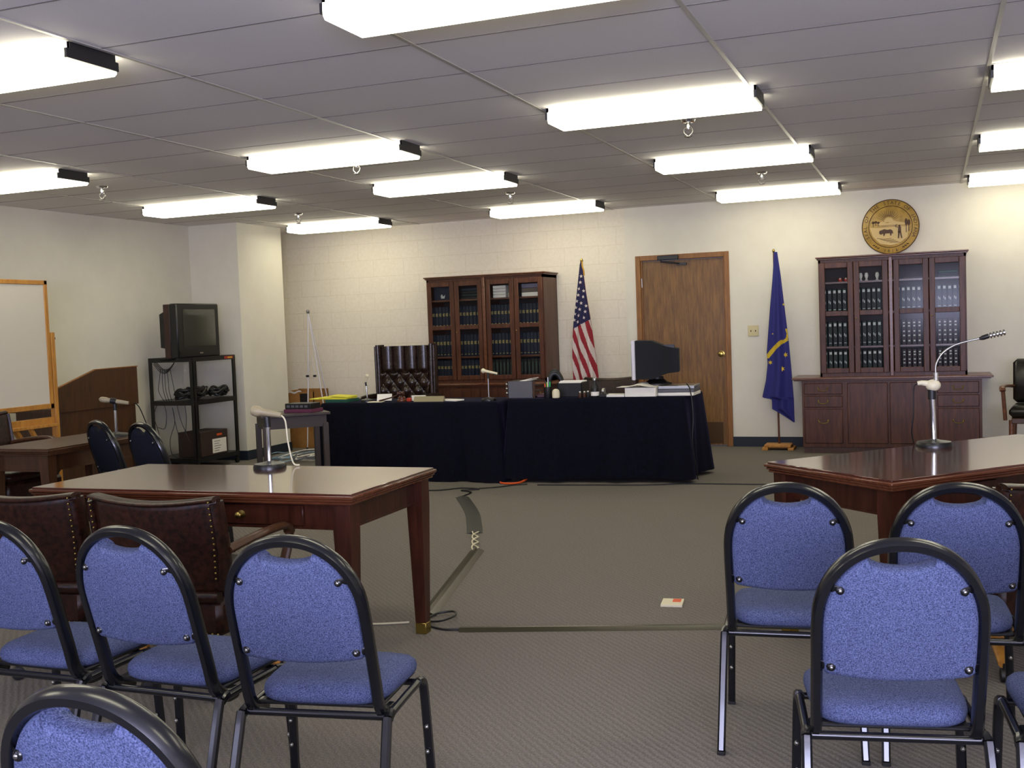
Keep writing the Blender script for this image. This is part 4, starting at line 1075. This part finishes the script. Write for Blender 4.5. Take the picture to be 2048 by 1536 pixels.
for (sx_, sy_) in ((325, 268), (318, 330), (302, 395), (353, 418), (292, 458), (347, 478), (278, 520), (330, 542), (381, 572), (268, 585), (316, 605), (372, 630), (257, 650), (304, 668), (355, 692), (252, 712), (292, 733)):
    x, z, y = on_surf(1100+sx_/5.12, 500+sy_/5.12); star(m, x, z, .021, y-.004, 2)
m.build('cloth', ['flagblue', 'flagred', 'flagwhite'], t, 60)
MB().tube(smooth([(.012, -.01, 2.05), (.016, -.02, 2.0), (.028, -.015, 1.95), (.03, -.01, 1.9)], 4), .008, 8).build('fringe', 'fringe', t)
MB().tube([(.0, .02, .05), (.0, .01, 2.06)], .011, 10).build('pole', 'oak', t)
MB().lathe([(.012, 2.05), (.016, 2.055), (.016, 2.07), (.008, 2.085)], 12, c=(0, .01, 0)).build('pole_cap', 'brass', t)
MB().lathe([(.14, 0), (.14, .03), (.05, .06), (.02, .09)], 24, c=(0, .02, 0)).build('base', 'oak', t)
# state flag
t = thing('state_flag', 'deep blue state flag with gold stars on its pole beside the right bookcase', 'flag', (-1.50, 11.42, 0))
def PS(u, v): return ((u-1556)*.00515-(v-890)*.00017*1.0+.0, .055+(890-v)*.00516)
Lp = [(1542, 505), (1539.6, 558), (1536, 606), (1533, 654), (1530, 704), (1532, 728), (1529, 761), (1522.5, 793), (1523, 796), (1541, 799), (1542, 819), (1556, 827), (1584, 845.7)]
Rp = [(1548, 505), (1554.7, 547), (1561.5, 599), (1568, 647), (1572.5, 681), (1578, 733), (1584, 798), (1586, 847)]
Lt2 = [(PS(*p)[1], PS(*p)[0]) for p in Lp]; Rt2 = [(PS(*p)[1], PS(*p)[0]) for p in Rp]
zt2, zb2 = PS(0, 505)[1], PS(0, 846)[1]
fn2 = flag_surface(Lt2, Rt2, zt2, zb2, .05, 4)
def seg_d(p, a, b):
    ax, ay = a; bx, by = b; dx, dy = bx-ax, by-ay; t_ = max(0, min(1, ((p[0]-ax)*dx+(p[1]-ay)*dy)/(dx*dx+dy*dy)))
    return math.hypot(p[0]-ax-t_*dx, p[1]-ay-t_*dy)
band = [(1533, 712), (1545, 697), (1557, 686), (1569, 679), (1571, 668), (1568, 660)]
def st_col(u, v):
    x, y, z = fn2(u, v); pv = 890-(z-.055)/.00516; pu = 1556+(x+(pv-890)*.00017)/.00515
    return 1 if min(seg_d((pu, pv), a, b) for a, b in zip(band, band[1:])) < (4.2 if pv > 680 else 2.2) else 0
m = MB(); m.slab(fn2, 60, 200, lambda u, v: (0, .012, 0), st_col)
def on2(pu, pv):
    x, z = PS(pu, pv); v = (z-zt2)/(zb2-zt2); a, b = interp(Lt2, z), interp(Rt2, z); return x, z, fn2(min(1, max(0, (x-a)/(b-a))), v)[1]
for (pu, pv, r) in ((1566.8, 710.5, .03), (1561.6, 738, .03), (1537.5, 725, .026), (1562, 610, .015), (1541.5, 668, .01)):
    x, z, y = on2(pu, pv); star(m, x, z, r, y-.005, 1, 6 if r > .02 else 5)
m.build('cloth', ['stblue', 'stgold'], t, 60)
MB().tube([(.0, .012, .05), (-.012, .02, 2.05)], .010, 10).build('pole', 'redtrim', t)
MB().ball((-.012, .01, 2.055), (.014, .014, .02), 10, 8).build('pole_cap', 'brass', t)
m = MB(); m.box(-.14, .13, -.10, .10, .03, .06, .006); m.box(-.165, .155, -.035, .035, .012, .03, .004)
for s in (-1, 1): m.box(s*.13-.03, s*.13+.03, -.12, .12, 0, .03, .004)
m.build('base', 'oak', t)

# ---------------------------------------------------------------- cart with tv
cx0, cx1, cy0, cy1 = -7.65, -7.09, 9.17, 9.90
t = thing('media_cart', 'tall black metal cart with two open shelves holding the television', 'cart', (cx1, cy0, 0))
w_, d_ = cx1-cx0, cy1-cy0
for x in (0, -w_):
    for y in (0, d_):
        m = MB(); s = -1 if x == 0 else 1; u = 1 if y == 0 else -1
        a, b = sorted((x, x+s*.045)); c, d = sorted((y, y+u*.005)); m.box(a, b, c, d, .07, 1.18); a, b = sorted((x, x+s*.005)); c, d = sorted((y, y+u*.045)); m.box(a, b, c, d, .07, 1.18)
        p = m.build('post', 'blkm', t)
        q = MB(); q.at((x+s*.02, y+u*.02, .03), (0, PI/2, 0)); q.lathe([(.015, -.012), (.03, -.011), (.03, .011), (.015, .012)], 16); q.T = Matrix.Identity(4); q.tube([(x+s*.02, y+u*.02, .05), (x+s*.02, y+u*.02, .08)], .008, 8); q.build('caster', 'blk', p)
for z in (1.18, .73, .13):
    m = MB(); m.box(-w_, 0, 0, d_, z-.006, z); m.box(-w_, 0, -.001, .004, z-.045, z+.002); m.box(-w_, 0, d_-.004, d_+.001, z-.045, z+.002); m.box(-.004, .001, 0, d_, z-.045, z+.002); m.box(-w_-.001, -w_+.004, 0, d_, z-.045, z+.002)
    m.build('shelf', 'blkm', t)
m = MB(); m.box(.001, .003, d_-.19, d_-.04, 1.145, 1.17, 0, 0); 
for k in range(4): m.box(.003, .0035, d_-.13+.02*k, d_-.12+.02*k, 1.15, 1.165, 0, 1)
m.build('warning_sticker', ['red', 'yellow'], t)
t = thing('television', 'black tube television on top of the media cart', 'television', (-7.12, 9.36, 1.18))
# local: x depth (screen at x=0 side), y width
MB().box(-.10, 0, -.36, .33, 0, .555, .012).build('cabinet_front', 'blk', t)
MB().box(-.18, -.10, -.35, .32, 0, .55, .006).build('cabinet', 'tvwood', t)
m = MB(); v = []
for (x, h0, h1, a) in ((-.18, .1, .48, .33), (-.25, .11, .45, .32), (-.28, .14, .42, .28)): v += [(x, -a, h0), (x, a-.02, h0), (x, a-.02, h1), (x, -a, h1)]
f = [(0, 1, 2, 3), (11, 10, 9, 8)]
for q in (0, 4): f += [(q+k, q+(k+1) % 4, q+4+(k+1) % 4, q+4+k) for k in range(4)]
m.add(v, f); m.build('rear_housing', 'blk', t)
m = MB(); m.grid(lambda u, v: (.002+.012*(1-(2*u-1)**4)*(1-(2*v-1)**4), -.27+.53*u, .115+.38*v), 14, 12); m.build('screen', 'screen', t, 80)
m = MB(); m.box(0, .003, -.34, .31, .02, .07, 0, 0); m.box(.003, .006, -.02, .03, .035, .05, 0, 1); m.build('control_panel', ['blkm', 'steel'], t)
# things on the cart
def bundle(m, c, r, n, seed, th=.006, flat=.5):
    rn = random.Random(seed); pts = []
    for i in range(n*8):
        a = 2*PI*i/8; q = r*(.7+.4*rn.random()); pts.append((c[0]+q*math.cos(a), c[1]+1.5*q*math.sin(a), c[2]+flat*r*rn.random()))
    m.tube(smooth(pts, 3), th, 6)
m = MB(); bundle(m, (-.0, -.02, .02), .12, 9, 3, .014, .75); bundle(m, (-.02, .1, .03), .10, 7, 9, .014, .9)
solo(m, 'cable_bundle', 'blk', 'thick heap of black cables on the middle shelf of the cart', 'cable', (-7.28, 9.38, .735))
m = MB(); bundle(m, (0, 0, .02), .085, 8, 11, .014, 1.1)
solo(m, 'cable_bundle', 'blk', 'smaller heap of black cable at the right of the middle cart shelf', 'cable', (-7.2, 9.72, .735))
m = MB()
for k in range(4):
    pts = [(-.13+.26*j/10, -.01*k-.02, -.012*k-.10*math.sin(PI*j/10)) for j in range(11)]; m.tube(smooth(pts, 2), .004, 6)
for k, x in enumerate((-.06, -.035, -.01, .02, .06)): m.tube(smooth([(x, -.03, -.09), (x+.01*(k-2), -.03, -.2), (x*1.3-.03*(k == 0)+.015*(k == 4), -.02, -.32), (x*1.2, .02, -.435)], 4), .003, 6)
m.ball((.0, .02, .01), (.12, .03, .02), 10, 6)
solo(m, 'hanging_cables', 'blk', 'loops of black wire hanging from the cart top below the television', 'cable', (-7.40, 9.155, 1.16))
m = MB()
for k, pts in enumerate(([(-.2, 0, 0), (-.24, 0, -.12), (-.19, 0, -.3), (-.18, 0, -.5)], [(-.1, 0, 0), (-.08, 0, -.1), (-.11, 0, -.24), (-.2, 0, -.23)], [(0, 0, -.02), (.02, 0, -.18), (-.05, 0, -.36), (-.03, 0, -.52), (.09, 0, -.56)], [(.0, 0, -.02), (.03, 0, -.2), (.08, 0, -.4), (.1, 0, -.55)], [(.06, 0, 0), (.1, 0, -.16), (.16, 0, -.3), (.2, 0, -.38)], [(.16, 0, 0), (.17, 0, -.14), (.15, 0, -.28)])):
    m.tube(smooth(pts, 6), .0032, 6)
solo(m, 'hanging_cables', 'blk', 'thin black wires dangling below the middle shelf of the cart', 'cable', (-7.36, 9.155, .69))
t = thing('carton', 'dark brown carton with a white label on the bottom shelf of the cart', 'box', (-7.21, 9.52, .132))
m = MB(); m.box(-.2, .09, -.24, .22, 0, .26, .003, 0); m.build('body', 'box', t)
MB().box(.09, .092, -.05, .19, .02, .17).build('shipping_label', 'white', t)
m = MB()
for k in range(5): m.box(.092, .0925, -.02+.0*k, .06+.02*(k % 3), .04+.025*k, .046+.025*k)
m.build('label_text', 'grey', t); MB().box(.09, .092, .03, .12, .20, .222).build('print_mark', 'orange', t)
m = MB(); m.at((.0, -.24, .26), (-.5, 0, 0)); m.box(-.2, .09, 0, .14, 0, .003); m.build('flap', 'box', t)

# ---------------------------------------------------------------- lectern, whiteboard
t = thing('lectern', 'dark brown wooden lectern with sloping top between whiteboard and cart', 'lectern', (-6.90, 8.11, 0))
D = .55
prof = [(0, .79), (0, 1.138), (-.535, 1.132), (-1.0, .993), (-1.0, .79)]
m = MB(); m.prism(prof, -.02, 0, 'x'); m.prism([(-.01, .79), (-.01, .93), (-.535, .93), (-.99, .82), (-.99, .79)], -D, -.02, 'x'); m.build('upper_case', 'walnut', t)
m = MB()
for a in (-.021,): m.prism([(.008, 1.136), (.008, 1.144), (-.537, 1.138), (-1.005, .998), (-1.003, .991), (-.535, 1.131)], a, a+.024, 'x')
m.build('edge_trim', 'frame', t)
MB().prism([(-.03, 0), (-.03, .79), (-.95, .79), (-.95, 0)], -D+.03, -.015, 'x').build('lower_case', 'walnut', t)
solo(MB().tube(smooth([(-6.89, 8.05, .80), (-6.87, 8.09, .74), (-6.84, 8.15, .55), (-6.81, 8.22, .3), (-6.78, 8.3, .01)], 6), .005, 8), 'lectern_cable', 'blk', 'black cable hanging from the right side of the lectern', 'cable')
t = thing('whiteboard_stand', 'whiteboard in a golden oak frame, cut by the left picture edge', 'whiteboard', (-6.62, 6.765, 0))
yl = -1.35
m = MB(); m.box(-.02, .02, -.035, 0, .86, 1.885, .003); m.box(-.02, .02, yl, yl+.035, .86, 1.885, .003); m.box(-.02, .02, yl, 0, 1.85, 1.885, .003); m.box(-.02, .02, yl, 0, .86, .90, .003); m.build('board_frame', 'oak', t)
MB().box(-.012, .012, yl+.03, -.03, .895, 1.855).build('board_panel', 'board', t)
for y in (.005, yl-.045):
    p = MB().box(-.025, .025, y, y+.04, .06, 1.47, .003).build('upright', 'oak', t)
    MB().box(-.25, .25, y, y+.04, .02, .07, .004).build('foot', 'oak', p)
    MB().lathe([(.02, 0), (.022, .01), (.02, .02)], 12, c=(0, 0, 0)).build('pivot_knob', 'blk', p).location = (0, y+.04, 1.41)
p = MB().box(-.015, .015, yl, .01, .72, .79, .003).build('lower_rail', 'oak', t)
MB().box(.015, .05, yl, .01, .715, .74, .003).build('marker_ledge', 'oak', p)
m = MB(); m.tube([(0, -.25, .73), (0, -.05, .4)], .02, 8); m.tube([(0, -.4, .73), (0, .02, .08)], .022, 8, sect=(.018, .03)); m.build('brace', 'oak', t)

# ---------------------------------------------------------------- floor things
def cover(label, pts, wd, h, mat_='rubshine', cap=True):
    P = smooth(pts, 8) if len(pts) > 2 else [Vector(p) for p in pts]
    m = MB(); v = []; prof = [(-1, 0), (-.55, .62), (-.25, 1), (.25, 1), (.55, .62), (1, 0)]; k = len(prof)
    for i, p in enumerate(P):
        d = (P[min(i+1, len(P)-1)]-P[max(i-1, 0)]).normalized(); s = Vector((d.y, -d.x, 0))
        for a, b in prof: v.append(p+s*(a*wd)+Vector((0, 0, .001+b*h)))
    f = []
    for i in range(len(P)-1):
        for j in range(k-1): f.append((i*k+j, i*k+j+1, (i+1)*k+j+1, (i+1)*k+j))
        f.append((i*k+k-1, i*k, (i+1)*k, (i+1)*k+k-1))
    f.append(tuple(range(k))); f.append(tuple((len(P)-1)*k+j for j in range(k)))
    m.add(v, f); return solo(m, 'cable_cover', mat_, label, 'cable cover', group='rubber cable covers on the carpet', angle=20)
cover('short curved dark rubber cable cover lying nearest the bench', [(-3.60, 8.02, 0), (-3.25, 7.40, 0), (-3.05, 6.98, 0), (-2.89, 6.62, 0)], .055, .012, 'rub')
cover('slanting olive rubber cable cover running to the left table foot', [(-2.655, 6.11, 0), (-2.30, 4.66, 0)], .045, .016)
cover('long straight rubber cable cover across the aisle carpet, running right', [(-2.045, 4.47, 0), (-.78, 4.83, 0), (.12, 5.08, 0)], .036, .014)
solo(MB().tube(smooth([(-2.31, 4.68, .008), (-2.25, 4.57, .006), (-2.17, 4.53, .02), (-2.13, 4.60, .028), (-2.18, 4.70, .02), (-2.26, 4.67, .01), (-2.26, 4.56, .006), (-2.19, 4.48, .006), (-2.11, 4.45, .006), (-2.04, 4.468, .008)], 6), .0055, 8), 'looped_cord', 'blk', 'black cord looped on the carpet beside the left table foot', 'cord')
m = MB()
for s in (0, PI):
    m.tube([(-2.885+.215*j/24+.022*math.cos(s+j*.42), 6.62-.51*j/24, .014+.007*math.sin(s+j*.42)) for j in range(25)], .0045, 6)
solo(m, 'twisted_cord', 'cream', 'pale twisted cord linking the two shorter cable covers', 'cord')
solo(MB().tube(smooth([(-3.61, 8.02, .006), (-3.62, 8.25, .006), (-3.75, 8.34, .006), (-3.62, 8.42, .006), (-3.80, 8.46, .006), (-3.95, 8.32, .006), (-4.2, 8.28, .006), (-4.6, 8.3, .006)], 6), .006, 8), 'bench_cord', 'blk', 'black cord curling on the carpet in front of the left bench half', 'cord')
solo(MB().tube(smooth([(-3.62, 8.42, .012), (-3.5, 8.55, .007), (-3.4, 8.68, .007), (-3.3, 8.74, .007)], 6), .005, 8), 'short_cord', 'blk', 'short black cord running from the curl towards the bench', 'cord')
solo(MB().tube(smooth([(-3.60, 8.86, .01), (-3.55, 8.76, .01), (-3.45, 8.74, .01), (-3.39, 8.80, .012), (-3.36, 8.9, .03)], 6), .009, 8), 'orange_cord', 'orange', 'short orange cord at the hem between the two bench cloths', 'cord')
solo(MB().tube(smooth([(-3.2, 8.72, .005), (-2.7, 8.78, .005), (-2.3, 8.83, .005), (-1.9, 8.95, .005), (-1.3, 9.0, .005), (-.9, 9.1, .005), (-.2, 9.2, .005)], 8), .005, 6), 'thin_cord', 'blk', 'thin black cord lying along the carpet right of the bench', 'cord')
solo(MB().tube(smooth([(-3.2, 4.3, .005), (-2.8, 4.42, .005), (-2.5, 4.45, .005), (-2.33, 4.52, .005)], 6), .005, 6), 'thin_cord', 'cream', 'thin pale cord on the carpet under the left table', 'cord')
t = thing('notepad', 'small cream notepad with an orange corner lying on the aisle carpet', 'notepad', (-1.205, 5.145, 0), .12)
MB().box(-.052, .052, -.06, .06, 0, .012, .001).build('pages', 'cream', t); MB().box(.0, .04, -.005, .05, .012, .0135).build('orange_patch', 'orange', t)

# the left bench table is a little lower than the right one
for o in C.objects:
    if o.parent is None and .73 < o.location.z < .80 and 8.85 < o.location.y < 9.4 and -5.6 < o.location.x < -3.62: o.location.z -= .017
# shaded copy of the blue fabric: dimmer light painted onto two far left chairs
nv = noisy('blue_fabric_shaded', '#12141d', '#22252f', freq=330, rough=.95, detail=2, contrast=(.32, .68), spec=.1)
for o in C.objects:
    if o.get('group') == GF:
        for ch in o.children:
            if ch.name.split('.')[0] in ('seat', 'backrest'):
                ch.material_slots[0].link = 'OBJECT'; ch.material_slots[0].material = nv
